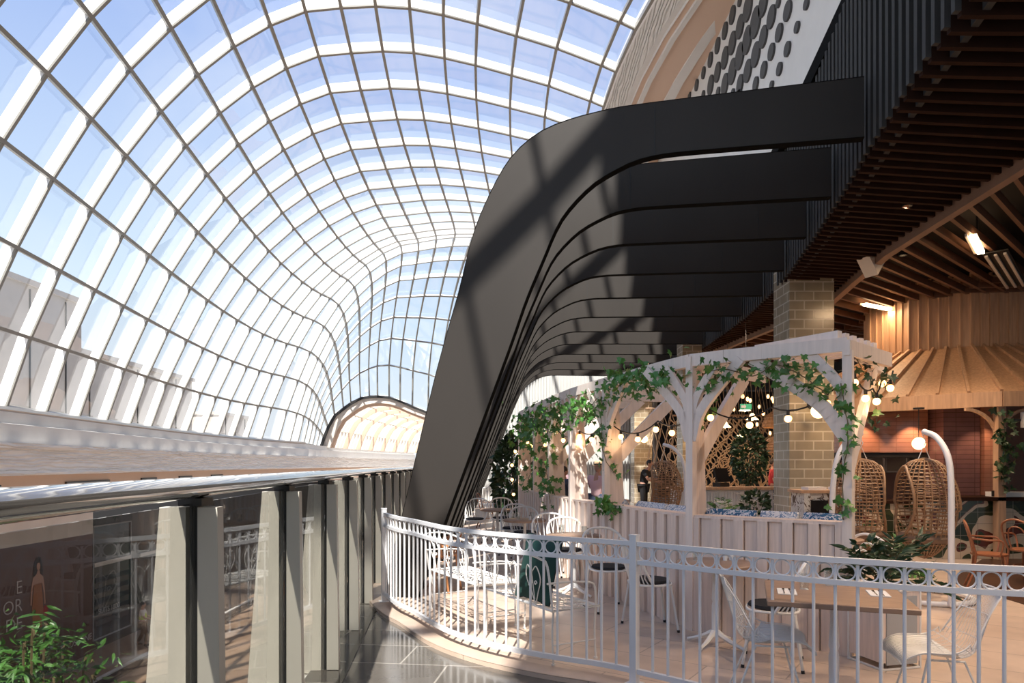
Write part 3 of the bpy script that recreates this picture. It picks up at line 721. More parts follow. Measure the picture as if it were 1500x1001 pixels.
for a, b in ((-1.4, 9), (9, 16.4)): m.bar(L_((xb(a)-.14, a, -.16)), L_((xb(b)-.14, b, -.16)), .36, .18)
m.build('base_ledge', 'plaster', gb)
m = MB(); m.bar((xb(.5)+.17, .5, -.025), (xb(8.4)+.17, 8.4, -.025), .045, .012); struct('trim_15', m, 'black_gloss')

# ================================================================ PERGOLA
PP = [V((2.84, 5.77, 0)), V((1.75, 6.67, 0)), V((1.17, 8.5, 0)), V((.85, 9.7, 0)), V((.62, 11.0, 0)), V((.42, 12.3, 0)), V((.17, 14.0, 0))]
pg = empty('timber_pergola', (1.75, 6.67, 0), 0, 'curved limewashed timber pergola with branching posts over a low boarded wall', 'pergola'); og = V(pg.location)
PS = []
for k in range(len(PP)-1):
    a, b = PP[k], PP[k+1]; pv = PP[k-1] if k else a*2-b; nx = PP[k+2] if k < len(PP)-2 else b*2-a
    for q in range(16):
        t = q/16; PS.append(a.lerp(b, t)*.6+.4*(.5*((2*a)+(b-pv)*t+(2*pv-5*a+4*b-nx)*t*t+(3*a-pv-3*b+nx)*t**3)))
PS.append(PP[-1]); PDl = arclen(PS)
def p_at(s): return at_len(s, PS, PDl)
seg = [PDl[16*k] for k in range(len(PP))]
nb = 0
for k in range(len(PP)-1):
    m = MB(); n = int((seg[k+1]-seg[k])/.105)
    for q in range(n):
        s = seg[k]+(seg[k+1]-seg[k])*(q+.5)/n; p, tt = p_at(s); a = math.atan2(tt.y, tt.x); w_ = (seg[k+1]-seg[k])/n
        th = .055 if q % 2 else .085
        nrm = V((tt.y, -tt.x, 0)); nrm = nrm if nrm.dot(V((1, 1, 0))) > 0 else -nrm
        m.box(p+nrm*(.06-th/2)-og+V((0, 0, .55)), (w_*(1.0 if q % 2 else .8), th, 1.10), a); m.box(p+nrm*.05-og+V((0, 0, .55)), (w_*1.04, .02, 1.09), a)
    m.build('boarded_wall', 'timber_pale', pg)
    p0, p1 = PP[k], PP[k+1]
    m = MB(); m.grid([[p_at(seg[k]+(seg[k+1]-seg[k])*q/8)[0]+V((dx, dx, 1.10))-og for q in range(9)] for dx in (-.01, .13)], (0, 0, .025)); m.build('wall_cap', 'timber_pale', pg)
    m = MB()
    for q in range(4):
        s0 = seg[k]+(seg[k+1]-seg[k])*q/4; s1 = seg[k]+(seg[k+1]-seg[k])*(q+1)/4
        m.bar(p_at(s0)[0]-og+V((0, 0, 2.63)), p_at(min(s1, PDl[-1]-1e-3))[0]-og+V((0, 0, 2.63)), .07, .12)
    m.build('top_beam', 'timber_white', pg)
for k, p in enumerate(PP):
    tt = p_at(min(max(seg[k], .02), PDl[-1]-.02))[1]; a = math.atan2(tt.y, tt.x); nn = V((tt.y, -tt.x, 0)); nn = nn if nn.dot(V((1, .6, 0))) > 0 else -nn
    if k == 0: nn = V((.62, .78, 0)).normalized()
    b = p-og
    MB().box(b+V((0, 0, 1.29)), (.075, .075, 2.58), a).build('post', 'timber_white', pg)
    q = b+nn*.04; m = MB(); w0, w1 = (.26, .16) if k else (.13, .09)
    m.prism([q-tt*.025, q-tt*.025+nn*w0, q-tt*.025+nn*w1+V((0, 0, 1.85)), q-tt*.025+nn*(w1*.7)+V((0, 0, 2.55)), q-tt*.025+V((0, 0, 2.55))], tt*.05)
    m.build('tapered_board', 'timber_pale', pg)
    def branch(dirv, L, z0, name='brace', wd=.05, h=.075, z1=2.58, c=.55):
        P = spline([b+dirv*.02+V((0, 0, z0)), b+dirv*L*c*.45+V((0, 0, z0+(z1-z0)*.42)), b+dirv*L+V((0, 0, z1))], 5); m = MB()
        for u_, v_ in zip(P, P[1:]): m.bar(u_, v_+(v_-u_)*.06, wd, h)
        m.build(name, 'timber_white', pg)
    if k == 0: branch(tt, .80, 1.86, h=.12, c=.68); branch(tt, .30, 2.1, h=.09)
    elif k < len(PP)-1: branch(tt, .52, 1.85, h=.09); branch(tt, .28, 2.05)
    if k: branch(-tt, .52, 1.85, h=.09); branch(-tt, .28, 2.05)
    branch(nn, 1.05, 1.55, 'inner_brace', .05, .15, 2.55, .9)
    m = MB(); m.bar(b+nn*-.05+V((0, 0, 2.60)), b+nn*1.5+V((0, 0, 2.60)), .05, .13); m.build('rafter', 'timber_white', pg)
# returned end on the right, with rafter tails
a = PP[0]-og; b = V((3.56, 6.45, 0))-og
MB().bar(a+V((0, 0, 2.60)), b+V((0, 0, 2.60)), .06, .13).build('end_beam', 'timber_pale', pg)
for q in range(6):
    c_ = a.lerp(b, .1+.17*q)+V((0, 0, 2.715)); m = MB(); m.bar(c_-V((.1, -.02, 0)), c_+V((-.55, .75, 0)), .06, .10); m.build('rafter_tail', 'timber_white', pg)
# cushions laid along the banquette behind the wall
cs = ['blue_print', 'white_print']; cl = ('blue patterned bench cushion behind the boarded wall, nearest the right corner post', 'white and blue bench cushion behind the boarded wall, nearest the right corner post', 'blue patterned bench cushion behind the wall, against the second post', 'white patterned bench cushion behind the wall, right of the third post', 'white patterned bench cushion behind the wall, midway between second and third posts', 'white patterned bench cushion behind the wall, between third and fourth posts')
spans = [(.08, .42), (.46, .80), (.86, 1.36), (1.5, 2.2), (2.25, 2.95), (3.3, 4.2)]
for (s0, s1), lb, cm in zip(spans, cl, (0, 1, 0, 1, 1, 1)):
    p, tt = p_at((s0+s1)/2); nn = V((tt.y, -tt.x, 0)); nn = nn if nn.dot(V((1, .6, 0))) > 0 else -nn
    m = MB(); P = [[p+nn*.15+tt*(-(s1-s0)/2+(s1-s0)*i/8)+nn*.09*math.cos(j*PI/6)*(1 if True else 0)+nn*.1+V((0, 0, .78+.40*math.sin(j*PI/6) if j < 4 or j > 3 else 0)) for i in range(9)] for j in range(7)]
    m.grid(P); o = m.build('bench_cushion', cs[cm], smooth=True); o.modifiers.new('s', 'SOLIDIFY').thickness = .05; tag(o, lb, 'cushion')
# banquette base the cushions lean on
m = MB()
for k in range(12):
    s = .05+k*.36; p, tt = p_at(s); p2, _ = p_at(s+.36); nn = V((tt.y, -tt.x, 0)); nn = nn if nn.dot(V((1, .6, 0))) > 0 else -nn
    m.bar(p+nn*.40+V((0, 0, .375)), p2+nn*.40+V((0, 0, .375)), .5, .75)
tag(m.build('banquette', 'timber_pale'), 'long timber bench built against the inner side of the low pergola wall', 'bench')

# ================================================================ TILED COLUMNS
def column(x0, x1, y0, y1, h, label):
    cx, cy = (x0+x1)/2, (y0+y1)/2; t = empty('tiled_column', (cx, cy, 0), 0, label, 'column', 'glazed brick columns')
    MB().box((0, 0, h/2), (x1-x0, y1-y0, h)).build('tiled_shaft', 'tile_green', t)
    MB().box((0, 0, .06), (x1-x0+.03, y1-y0+.03, .12)).build('skirting', 'steel', t)
column(5.04, 5.85, 12.4, 13.15, 5.3, 'tall glazed brick column with a lit globe lamp, in the right-hand pergola bay')
column(5.0, 5.56, 20, 20.7, 5.3, 'glazed brick column half hidden behind the second pergola post from the right')
column(4.66, 5.33, 26, 26.8, 5.3, 'pale glazed brick column behind the waiter')

# ================================================================ SEATS
def cap_feet(m, pts, r=.014):
    for p in pts: m.tube([V(p), V(p)+V((0, 0, .02))], r, 8)
def spindle_chair(pad=True, arms=True):
    t = empty('spindle_chair')
    m = MB(); R = [(.21*math.copysign(abs(math.cos(a))**.7, math.cos(a)), .20*math.copysign(abs(math.sin(a))**.7, math.sin(a)), .45) for a in [2*PI*k/24 for k in range(24)]]
    m.tube(R, .011, 7, closed=True)
    m.build('seat_rim', 'white_metal', t, smooth=True)
    m = MB()
    for k in range(9):
        y = -.16+.04*k; h = .2*math.sqrt(max(0, 1-(y/.2)**2))**.7; m.tube([(-h, y, .449), (h, y, .449)], .0045, 5)
    m.build('seat_slats', 'white_metal', t, smooth=True)
    hoop = spline([(-.21, .02, .45), (-.24, .11, .60), (-.235, .19, .77), (-.15, .25, .86), (0, .27, .885), (.15, .25, .86), (.235, .19, .77), (.24, .11, .60), (.21, .02, .45)], 6)
    m = MB(); m.tube(hoop, .0145, 8); m.build('back_hoop', 'white_metal', t, smooth=True)
    for k in range(11):
        a = PI*(k+.5)/11; b = V((-.19*math.cos(a)*1.0, .04+.145*math.sin(a), .45)); u = k/10; q = hoop[int(6+u*(len(hoop)-13))]
        m = MB(); m.tube([b, b.lerp(q, .5)+V((0, .025, 0)), q], .0068, 5); m.build('spindle', 'white_metal', t, smooth=True)
    for sx in (-1, 1):
        for sy in (-1, 1):
            m = MB(); m.tube([(sx*.17, sy*.16, .44), (sx*.215, sy*.22, .02)], .0115, 8)
            l = m.build('leg', 'white_metal', t, smooth=True); m = MB(); m.tube([(sx*.2145, sy*.2195, .025), (sx*.216, sy*.222, 0)], .014, 8); m.build('foot', 'black', l)
    if pad:
        m = MB(); m.lathe([(0, .455), (.17, .455), (.195, .47), (.185, .49), (0, .497)], n=20); m.build('seat_pad', 'black_cloth', t, smooth=True)
    return t
def wire_chair():
    t = empty('wire_chair')
    prof = [(.26, .40), (.24, .44), (.15, .455), (.02, .435), (-.10, .425), (-.17, .46), (-.205, .54), (-.24, .66), (-.285, .80), (-.30, .86)]
    P = spline([(x, 0, z) for x, z in prof], 4); n = len(P)
    def pt(k, u):  # u -1..1 across
        p = P[k]; s = k/(n-1); hw = .20+.05*math.sin(PI*min(1, s*1.3))*(1 if s < .75 else 1); hw *= 1-.25*max(0, s-.75)/.25*abs(1)
        wing = .085*math.sin(PI*min(1, max(0, (s-.12)/.8)))*abs(u)**2.2
        return V((p.x+wing*(1.0 if s > .4 else .2)+.02*abs(u)**2, u*hw, p.z+wing*(.9 if s < .6 else .25)))
    m = MB()
    for j in range(23): u = -1+2*j/22; m.tube([pt(k, u) for k in range(n)], .0022 if 0 < j < 22 else .005, 4)
    m.build('wire_shell', 'white_metal', t, smooth=True)
    m = MB()
    for k in (0, n-1): m.tube([pt(k, -1+2*j/14) for j in range(15)], .005, 5)
    for k in range(14, n-3, 5): m.tube([pt(k, -1+2*j/14) for j in range(15)], .003, 4)
    m.build('cross_wire', 'white_metal', t, smooth=True)
    m = MB(); m.grid([[pt(k, -.98+1.96*j/10)-V((0, 0, .004)) for j in range(11)] for k in range(0, 17)], (0, 0, -.002)); m.build('seat', 'white_metal', t, smooth=True)
    for sy in (-1, 1):
        m = MB(); m.tube([(.12, sy*.15, .43), (.23, sy*.21, .0)], .007, 6); m.build('leg', 'white_metal', t, smooth=True)
        m = MB(); m.tube([(-.08, sy*.15, .43), (-.24, sy*.21, .0)], .007, 6); m.build('leg', 'white_metal', t, smooth=True)
        m = MB(); m.tube([(.12, sy*.15, .425), (-.08, sy*.15, .425)], .007, 6); m.build('seat_rail', 'white_metal', t, smooth=True)
    return t
def bentwood_chair(mt, name='bentwood_chair', arms=True, h=.45):
    t = empty(name)
    m = MB(); m.lathe([(0, h-.006), (.19, h-.006), (.205, h), (.205, h+.02), (.19, h+.025), (0, h+.012)], n=24); m.build('seat', mt, t, smooth=True)
    for sx in (-1, 1):
        m = MB(); m.tube(spline([(sx*.155, -.15, h), (sx*.17, -.17, h*.5), (sx*.19, -.21, 0)], 4), .014, 8); m.build('leg', mt, t, smooth=True)
        m = MB(); m.tube(spline([(sx*.15, .15, h), (sx*.155, .18, h*.5), (sx*.17, .26, 0)], 4), .014, 8); m.build('leg', mt, t, smooth=True)
    m = MB(); m.tube(spline([(-.15, .15, h), (-.19, .20, h+.2), (-.17, .245, h+.36), (0, .27, h+.43), (.17, .245, h+.36), (.19, .20, h+.2), (.15, .15, h)], 6), .014, 8); m.build('back_hoop', mt, t, smooth=True)
    m = MB(); m.tube(spline([(-.09, .17, h), (-.12, .20, h+.18), (-.08, .235, h+.3), (0, .245, h+.33), (.08, .235, h+.3), (.12, .20, h+.18), (.09, .17, h)], 6), .010, 8); m.build('inner_hoop', mt, t, smooth=True)
    if arms:
        m = MB(); m.tube(spline([(-.18, .22, h+.22), (-.27, .05, h+.21), (-.25, -.12, h+.19), (-.19, -.10, h)], 6), .012, 8); m.build('arm', mt, t, smooth=True)
        m = MB(); m.tube(spline([(.18, .22, h+.22), (.27, .05, h+.21), (.25, -.12, h+.19), (.19, -.10, h)], 6), .012, 8); m.build('arm', mt, t, smooth=True)
    m = MB(); m.tube([(.155*math.cos(a), .155*math.sin(a)+.0, h*.55) for a in [2*PI*k/20 for k in range(20)]], .008, 6, closed=True); m.build('stretcher_ring', mt, t, smooth=True)
    return t
def round_table(r=.34, wood='table_wood', name='bistro_table'):
    t = empty(name)
    m = MB(); m.lathe([(0, .715), (r-.01, .715), (r, .722), (r, .745), (r-.006, .75), (0, .75)], n=32); m.build('tabletop', wood, t, smooth=True)
    m = MB(); m.lathe([(.0, .715), (.03, .70), (.022, .6), (.03, .42), (.022, .4), (.03, .36), (.03, .14), (.05, .1), (.02, .1)], n=14); m.build('pedestal', 'white_metal', t, smooth=True)
    for k in range(4):
        a = PI/4+k*PI/2; d = V((math.cos(a), math.sin(a), 0)); m = MB(); m.tube(spline([d*.02+V((0, 0, .13)), d*.14+V((0, 0, .07)), d*.27+V((0, 0, .025))], 4), [.03, .027, .024, .022, .02, .018, .017, .016, .016][:9], 6); m.build('claw_foot', 'white_metal', t, smooth=True)
    return t
def square_table():
    t = empty('square_table'); b = MB(); b.box((0, 0, .735), (.86, .82, .035)); o = b.build('tabletop', 'table_wood', t); q = o.modifiers.new('b', 'BEVEL'); q.width = .005
    m = MB(); m.lathe([(.0, .715), (.035, .70), (.03, .68), (.022, .6), (.034, .40), (.026, .37), (.034, .33), (.03, .12), (.05, .09), (.02, .08)], n=14); m.build('pedestal', 'fence_metal', t, smooth=True)
    for k in range(4):
        a = PI/4+k*PI/2; d = V((math.cos(a), math.sin(a), 0)); m = MB(); m.tube(spline([d*.02+V((0, 0, .12)), d*.16+V((0, 0, .07)), d*.32+V((0, 0, .025))], 4), .02, 6); m.build('claw_foot', 'fence_metal', t, smooth=True)
    return t
def place(t, x, y, rz, label, z=0, cat=None, group=None):
    t.location = (x, y, z); t.rotation_euler = (0, 0, rz); tag(t, label, cat, group); return t
g_ch = 'white spindle back chairs on the terrace'
SCH = spindle_chair(True); place(SCH, 1.08, 7.62, math.radians(15), 'white spindle-back chair with a black pad, left of the square middle railing post', 0, 'chair', g_ch)
for x, y, a, lb in ((1.36, 6.75, 95, 'white spindle-back chair with a black pad, just right of the square middle railing post'),
                    (2.12, 5.55, -112, 'white spindle-back chair with a black pad, behind the square timber table'),
                    (.74, 9.15, 6, 'white spindle-back chair behind the nearest round table, its hoop over the ringed rail'),
                    (.52, 9.95, -8, 'white spindle-back chair overlapping left of the one behind the nearest round table'),
                    (.22, 11.5, 5, 'white spindle-back chair beyond the sunlit round table, right one of the pair'),
                    (.02, 12.25, -10, 'white spindle-back chair beyond the sunlit round table, left one of the pair'),
                    (-.22, 14.6, 4, 'white spindle-back chair fourth row back along the boarded wall'),
                    (-.78, 14.3, -14, 'white spindle-back chair at the left of the fourth row back'),
                    (-.25, 17.2, 0, 'small distant white spindle-back chair at the far end of the row by the wall')):
    dup(SCH, (x, y, 0), math.radians(a), lb)
WCH = wire_chair(); place(WCH, 1.72, 4.62, math.radians(-14), 'white wire shell chair facing right, left of the square timber table', 0, 'chair', 'white wire shell chairs')
dup(WCH, (2.68, 4.28, 0), math.radians(168), 'white wire shell chair facing left, right of the square timber table')
g_t = 'round timber bistro tables'
RT = round_table(); place(RT, .76, 8.4, 0, 'round timber bistro table behind the left part of the ringed rail, nearest of the row', 0, 'table', g_t)
dup(RT, (1.80, 6.05, 0), 0, 'round timber bistro table on a white claw-foot pedestal, right of the square middle railing post')
dup(RT, (.20, 10.75, 0), 0, 'sunlit round timber bistro table, second of the row along the wall')
dup(RT, (-.28, 13.2, 0), 0, 'round bistro table third of the row along the wall, mostly hidden by chairs')
SQT = square_table(); place(SQT, 2.16, 4.58, math.radians(-19), 'square timber table on a grey pedestal behind the railing, between two wire chairs', 0, 'table')

# ---- things on the tables
def tumbler():
    t = empty('water_glass'); m = MB(); m.lathe([(0, .004), (.028, .004), (.034, .11), (.036, .11), (.031, 0), (0, 0)], n=16); m.build('glass', 'drink_glass', t, smooth=True); return t
def shaker():
    t = empty('salt_shaker'); m = MB(); m.lathe([(0, 0), (.019, 0), (.021, .05), (.016, .062)], n=12); m.build('jar', 'ceramic', t, smooth=True); m = MB(); m.lathe([(.017, .06), (.018, .078), (0, .083)], n=12); m.build('lid', 'silver', t, smooth=True); return t
TG = tumbler(); place(TG, 2.02, 4.72, 0, 'empty water glass at the left on the square timber table', .753, 'glass')
for x, y, lb in ((2.26, 4.86, 'empty water glass near the back of the square timber table'), (1.66, 6.14, 'empty water glass on the round table right of the middle post'), (.88, 8.32, 'empty water glass on the nearest round table, beside the shakers'), (.62, 8.55, 'empty water glass at the left of the nearest round table'), (.10, 10.7, 'empty water glass on the sunlit round table'), (.32, 10.8, 'second empty water glass on the sunlit round table, farther right')):
    dup(TG, (x, y, .751), 0, lb)
SH = shaker(); place(SH, 1.92, 6.15, 0, 'salt shaker on the round table right of the middle post, left of the pair', .75, 'shaker')
for x, y, lb in ((1.98, 6.17, 'salt shaker on the round table right of the middle post, right of the pair'), (.94, 8.45, 'shaker on the nearest round table, left of the pair'), (1.0, 8.48, 'shaker on the nearest round table, right of the pair'), (.28, 10.6, 'shaker on the sunlit round table')):
    dup(SH, (x, y, .75), 0, lb)
for x, y, a, lb in ((1.86, 4.62, -19, 'folded napkin with cutlery at the left edge of the square table'), (2.44, 4.55, -19, 'folded napkin with cutlery at the right edge of the square table')):
    t = empty('napkin_setting', (x, y, .753), math.radians(a), lb, 'napkin'); MB().box((0, 0, .003), (.12, .22, .006)).build('napkin', 'white_cloth', t)
    for dx, nm in ((-.02, 'fork'), (.02, 'knife')):
        m = MB(); m.box((dx, 0, .008), (.008, .19, .003)); m.box((dx, .07, .008), (.016, .05, .003)); m.build(nm, 'steel', t)

# ---- wrought iron benches
def bench(L=1.2):
    t = empty('garden_bench'); W = .46; m = MB()
    m.tube([(0, 0, .44), (L, 0, .44), (L, W, .44), (0, W, .44)], .011, 7, closed=True); m.build('seat_frame', 'white_metal', t, smooth=True)
    m = MB(); n = int(L/.1)
    for i in range(n):
        for j in range(4):
            c = ((i+.5)*L/n, (j+.5)*W/4, .442); r = .045
            m.tube(arc(c, r, 0, 2*PI, 12, (1, 0, 0), (0, 1, 0))[:-1], .004, 4, closed=True)
            s = 1 if (i+j) % 2 else -1; m.tube([V(c)+V((-r, -r*s, 0)), V(c)+V((r, r*s, 0))], .004, 4)
    m.build('seat_lattice', 'white_metal', t, smooth=True)
    # the back stands along y = 0
    m = MB(); top = [(0, 0, .44), (0, -.05, .80), (L*.08, -.055, .85)]+[(L*(.08+.84*k/8), -.06, .85+.05*math.sin(PI*k/8)) for k in range(1, 8)]+[(L*.92, -.055, .85), (L, -.05, .80), (L, 0, .44)]
    m.tube(spline(top, 3), .010, 7); m.build('back_frame', 'white_metal', t, smooth=True)
    m = MB()
    for c in (.2, .5, .8):
        cx = c*L; y = -.035
        for s in (-1, 1):
            m.tube(spline([(cx, -.01, .45), (cx+s*.05, -.02, .56), (cx+s*.11, y, .68), (cx+s*.07, -.05, .78), (cx+s*.01, -.05, .74)], 5), .005, 5)
            m.tube([(cx+s*(.035+.022*math.cos(a)*(1-a/9)), y, .64+.022*math.sin(a)*(1-a/9)) for a in [q*.5 for q in range(14)]], .0045, 5)
        m.tube([(cx, -.02, .5), (cx, -.05, .72)], .004, 5); m.sphere((cx, -.052, .73), .009, 8)
    m.build('scrollwork', 'white_metal', t, smooth=True)
    for x in (.02, L-.02):
        for y in (.02, W-.02):
            l = MB().tube(spline([(x, y, .43), (x+(.015 if x < L/2 else -.015), y, .25), (x, y, .012)], 4), .009, 6).build('leg', 'white_metal', t, smooth=True)
            MB().tube([(x, y, .014), (x, y, 0)], .017, 8).build('foot', 'white_metal', l)
        m = MB(); m.tube([(x, .02, .16), (x, W-.02, .16)], .006, 5); m.build('stretcher', 'white_metal', t, smooth=True)
        m = MB(); m.tube(spline([(x, -.04, .66), (x, .12, .66), (x, .30, .65), (x, .42, .62), (x, .44, .5), (x, W-.02, .44)], 4), .009, 6); m.build('arm', 'white_metal', t, smooth=True)
    return t
ba = math.atan2(-1.05, .60)
BN = bench(1.2); place(BN, -.27, 6.50, ba, 'white wrought iron garden bench carrying the dark green cushion, behind the curved railing', 0, 'bench', 'white wrought iron benches')
dup(BN, (-.93, 7.66, 0), ba, 'sunlit white wrought iron garden bench farther left along the curved railing')
# ---- green cushion on the near bench
t = empty('seat_cushion', (.15, 5.78, .45), ba, 'large dark green square cushion leaning on the near bench back', 'cushion')
m = MB(); P = []
for i in range(13):
    r = []
    for j in range(13):
        u = -1+i/6; v = -1+j/6; k = (1-abs(u)**3)*(1-abs(v)**3); pin = .93+.07*max(abs(u), abs(v))**2*(1 if abs(u*v) > .5 else .3)
        r.append((u*.28*pin, k, v*.28*pin))
    P.append(r)
F = [[V((a, .05*k+.004, b)) for a, k, b in r] for r in P]; B = [[V((a, -.05*k-.004, b)) for a, k, b in r] for r in P]
R_ = Matrix.Rotation(math.radians(-14), 3, 'X'); sh = V((0, .085, .285))
m.grid([[R_ @ p+sh for p in r] for r in F]); m.grid([[R_ @ p+sh for p in r][::-1] for r in B])
m.build('cover', 'green_cloth', t, smooth=True)
ed = [F[i][0] for i in range(13)]+[F[12][j] for j in range(1, 13)]+[F[i][12] for i in range(11, -1, -1)]+[F[0][j] for j in range(11, 0, -1)]
m = MB(); m.tube([R_ @ V((p.x, 0, p.z))+sh for p in ed], .006, 5, closed=True); m.build('piping', 'black_cloth', t, smooth=True)

# ---- bentwood chairs by the frames and at the bar
BWL = bentwood_chair('bentwood_light'); place(BWL, -.92, 8.75, math.radians(70), 'honey-coloured bentwood armchair in the sun behind the curved railing, right of its twin', 0, 'chair', 'bentwood chairs')
dup(BWL, (-1.0, 9.75, 0), math.radians(30), 'honey-coloured bentwood armchair close to the foot of the nearest black frame')
BW = bentwood_chair('bentwood'); place(BW, -.62, 17.4, math.radians(80), 'dark brown bentwood armchair far back beside the black frames, with a white cloth over it', 0, 'chair', 'bentwood chairs')
for x, y, a, lb in ((6.15, 8.8, 60, 'dark brown bentwood armchair beside the tropical tiled bar, left one'), (6.95, 9.2, 110, 'dark brown bentwood armchair at the right edge of the bar'), (6.75, 8.2, -40, 'dark brown bentwood armchair nearest the camera on the dark timber floor')):
    dup(BW, (x, y, 0), math.radians(a), lb)
m = MB(); m.grid([[(-.92+.35*u, 17.25+.02*math.sin(u*9), .46+.03*math.sin(v*5)-.3*v*v) for v in [q/6 for q in range(7)]] for u in [q/6 for q in range(7)]], (0, .03, 0)); tag(m.build('draped_cloth', 'white_cloth', smooth=True), 'white cloth draped beside the far dark brown bentwood armchair', 'cloth')
for x, y, lb in ((-.62, 19.4, 'white scroll-topped iron chair at the far end of the terrace, left one'), (-.0, 19.0, 'white scroll-topped iron chair at the far end of the terrace, right one')):
    t = empty('iron_chair', (x, y, 0), 0, lb, 'chair', 'scroll topped iron chairs')
    m = MB(); m.tube([(-.2, -.2, .45), (.2, -.2, .45), (.2, .2, .45), (-.2, .2, .45)], .012, 6, closed=True); m.grid([[(-.2+.4*i/3, -.2+.4*j/3, .45) for j in range(4)] for i in range(4)], (0, 0, .01)); m.build('seat', 'white_metal', t)
    m = MB(); m.tube(spline([(-.2, .2, .45), (-.22, .24, .9), (-.12, .25, .93), (0, .25, 1.0), (.12, .25, .93), (.22, .24, .9), (.2, .2, .45)], 5), .011, 6)
    for s in (-1, 1):
        m.tube([(s*(.1+.04*math.cos(a)*(1-a/9)), .24, .82+.04*math.sin(a)*(1-a/9)) for a in [q*.5 for q in range(14)]], .006, 5); m.tube([(s*.1, .22, .45), (s*.08, .24, .8)], .006, 5)
    m.build('scroll_back', 'white_metal', t, smooth=True)
    for sx in (-1, 1):
        for sy in (-1, 1): MB().tube([(sx*.19, sy*.19, .45), (sx*.2, sy*.21, 0)], .011, 6).build('leg', 'white_metal', t)
t = empty('cushioned_stool', (-1.2, 9.0, 0), .3, 'low black cushioned stool behind the left end of the curved railing', 'stool')
MB().box((0, 0, .36), (.36, .36, .1)).build('cushion', 'black_cloth', t)
for sx in (-1, 1):
    for sy in (-1, 1): MB().box((sx*.15, sy*.15, .155), (.03, .03, .31)).build('leg', 'bentwood_light', t)

# ================================================================ LEAVES
def leaf_poly(kind, s):
    if kind == 'ivy': P = [(0, -.12), (.30, -.25), (.62, -.05), (.40, .22), (.55, .62), (.22, .50), (0, 1), (-.22, .50), (-.55, .62), (-.40, .22), (-.62, -.05), (-.30, -.25)]
    elif kind == 'oval': P = [(0, 0), (.26, .25), (.30, .55), (0, 1), (-.30, .55), (-.26, .25)]
    else: P = [(0, 0), (.10, .22), (.11, .5), (0, 1), (-.11, .5), (-.10, .22)]
    return [(a*s, b*s) for a, b in P]
def put_leaf(m, p, d, s, kind, rnd, droop=.25):
    d = V(d).normalized(); x = d.cross(V((rnd.uniform(-1, 1), rnd.uniform(-1, 1), rnd.uniform(-.3, 1))))
    if x.length < .05: x = d.cross(V((0, .3, 1)))
    x.normalize(); n = x.cross(d); P = leaf_poly(kind, s)
    vs = [V(p)+x*a+d*b+n*(abs(a)*.35-droop*b*b/s) for a, b in P]
    c = V(p)+d*s*.35; m.add([c]+vs, [(0, i+1, (i+1) % len(vs)+1) for i in range(len(vs))])
def vine(path, label, n=40, spread=.08, s=.06, mt='leaf', seed=1, parent_loc=None):
    n = int(n*1.5); s *= .78; rnd = random.Random(seed); P = [V(p) for p in path]; o = P[0]; t = empty('climbing_vine', o, 0, label, 'vine', 'ivy on the pergola')
    S = spline([p-o for p in P], 5); m = MB(); m.tube([p+V((rnd.uniform(-.012, .012), rnd.uniform(-.012, .012), 0)) for p in S], .005, 5); m.build('stem', 'stem', t)
    m = MB(); D = arclen(S)
    for k in range(n):
        p, tt = at_len(rnd.uniform(0, D[-1]-.001), S, D); q = p+V((rnd.gauss(0, spread), rnd.gauss(0, spread), rnd.gauss(0, spread*.7)))
        put_leaf(m, q, (rnd.uniform(-.7, .7), rnd.uniform(-1, .1), rnd.uniform(-1, .25)), s*rnd.uniform(.7, 1.3), 'ivy', rnd)
    m.build('leaves', mt, t); return t
def pw(k, f, z, off=-.06):
    s = seg[k]+(seg[k+1]-seg[k])*f if k < len(seg)-1 else seg[-1]-.01
    p, tt = p_at(s); nn = V((tt.y, -tt.x, 0)); nn = nn if nn.dot(V((1, .6, 0))) > 0 else -nn
    return p+nn*off+V((0, 0, z))
vine([pw(0, .02, 1.15), pw(0, .02, 1.5), pw(0, -.01, 1.9), pw(0, .03, 2.3)], 'ivy climbing the right-hand corner post of the pergola', 26, .045, .085, seed=2)
vine([pw(0, .10, 2.2), pw(0, .22, 2.35), pw(0, .4, 2.5), pw(0, .55, 2.42), pw(0, .72, 2.5), pw(0, .85, 2.5)], 'thick ivy swag under the beam between the two right-hand pergola posts', 80, .09, .085, seed=3)
vine([pw(0, .98, 1.95, .1), pw(0, .90, 2.2, .1), pw(0, .8, 2.45)], 'ivy on the brace right of the second pergola post from the right', 16, .05, .08, seed=4)
vine([pw(1, .08, 2.5), pw(1, .2, 2.45), pw(1, .4, 2.55), pw(1, .6, 2.6), pw(1, .8, 2.5)], 'thick ivy under the beam between second and third pergola posts from the right', 110, .13, .10, seed=5)
vine([pw(2, 0, 1.15), pw(1, .93, 1.12), pw(1, .86, 1.05), pw(1, .80, 1.10)], 'bright ivy clump on the wall cap at the third pergola post', 44, .06, .09, seed=6)
vine([pw(2, .0, 2.45), pw(2, -.01, 2.1), pw(2, -.03, 1.75), pw(1, .97, 1.5, .1)], 'ivy trailing down the third pergola post from the right', 22, .07, .09, seed=7)
vine([pw(2, .1, 2.45), pw(2, .4, 2.3), pw(2, .7, 2.4), pw(2, .95, 2.3)], 'ivy under the beam between third and fourth pergola posts', 80, .14, .10, seed=8)
vine([pw(3, .1, 2.45), pw(3, .4, 2.3), pw(3, .7, 2.35), pw(3, .95, 2.1)], 'ivy under the beam between fourth and fifth pergola posts', 70, .15, .10, seed=9)
vine([pw(4, 0, 2.3), pw(4, .03, 1.9), pw(4, .02, 1.55), pw(4, -.1, 1.2), pw(3, .8, 1.0)], 'ivy trailing down the fifth pergola post over the wall', 50, .10, .11, seed=10)
vine([pw(4, .1, 2.5), pw(4, .5, 2.3), pw(4, .9, 2.4)], 'ivy under the beam beside the fifth pergola post, farther side', 60, .15, .11, seed=11)
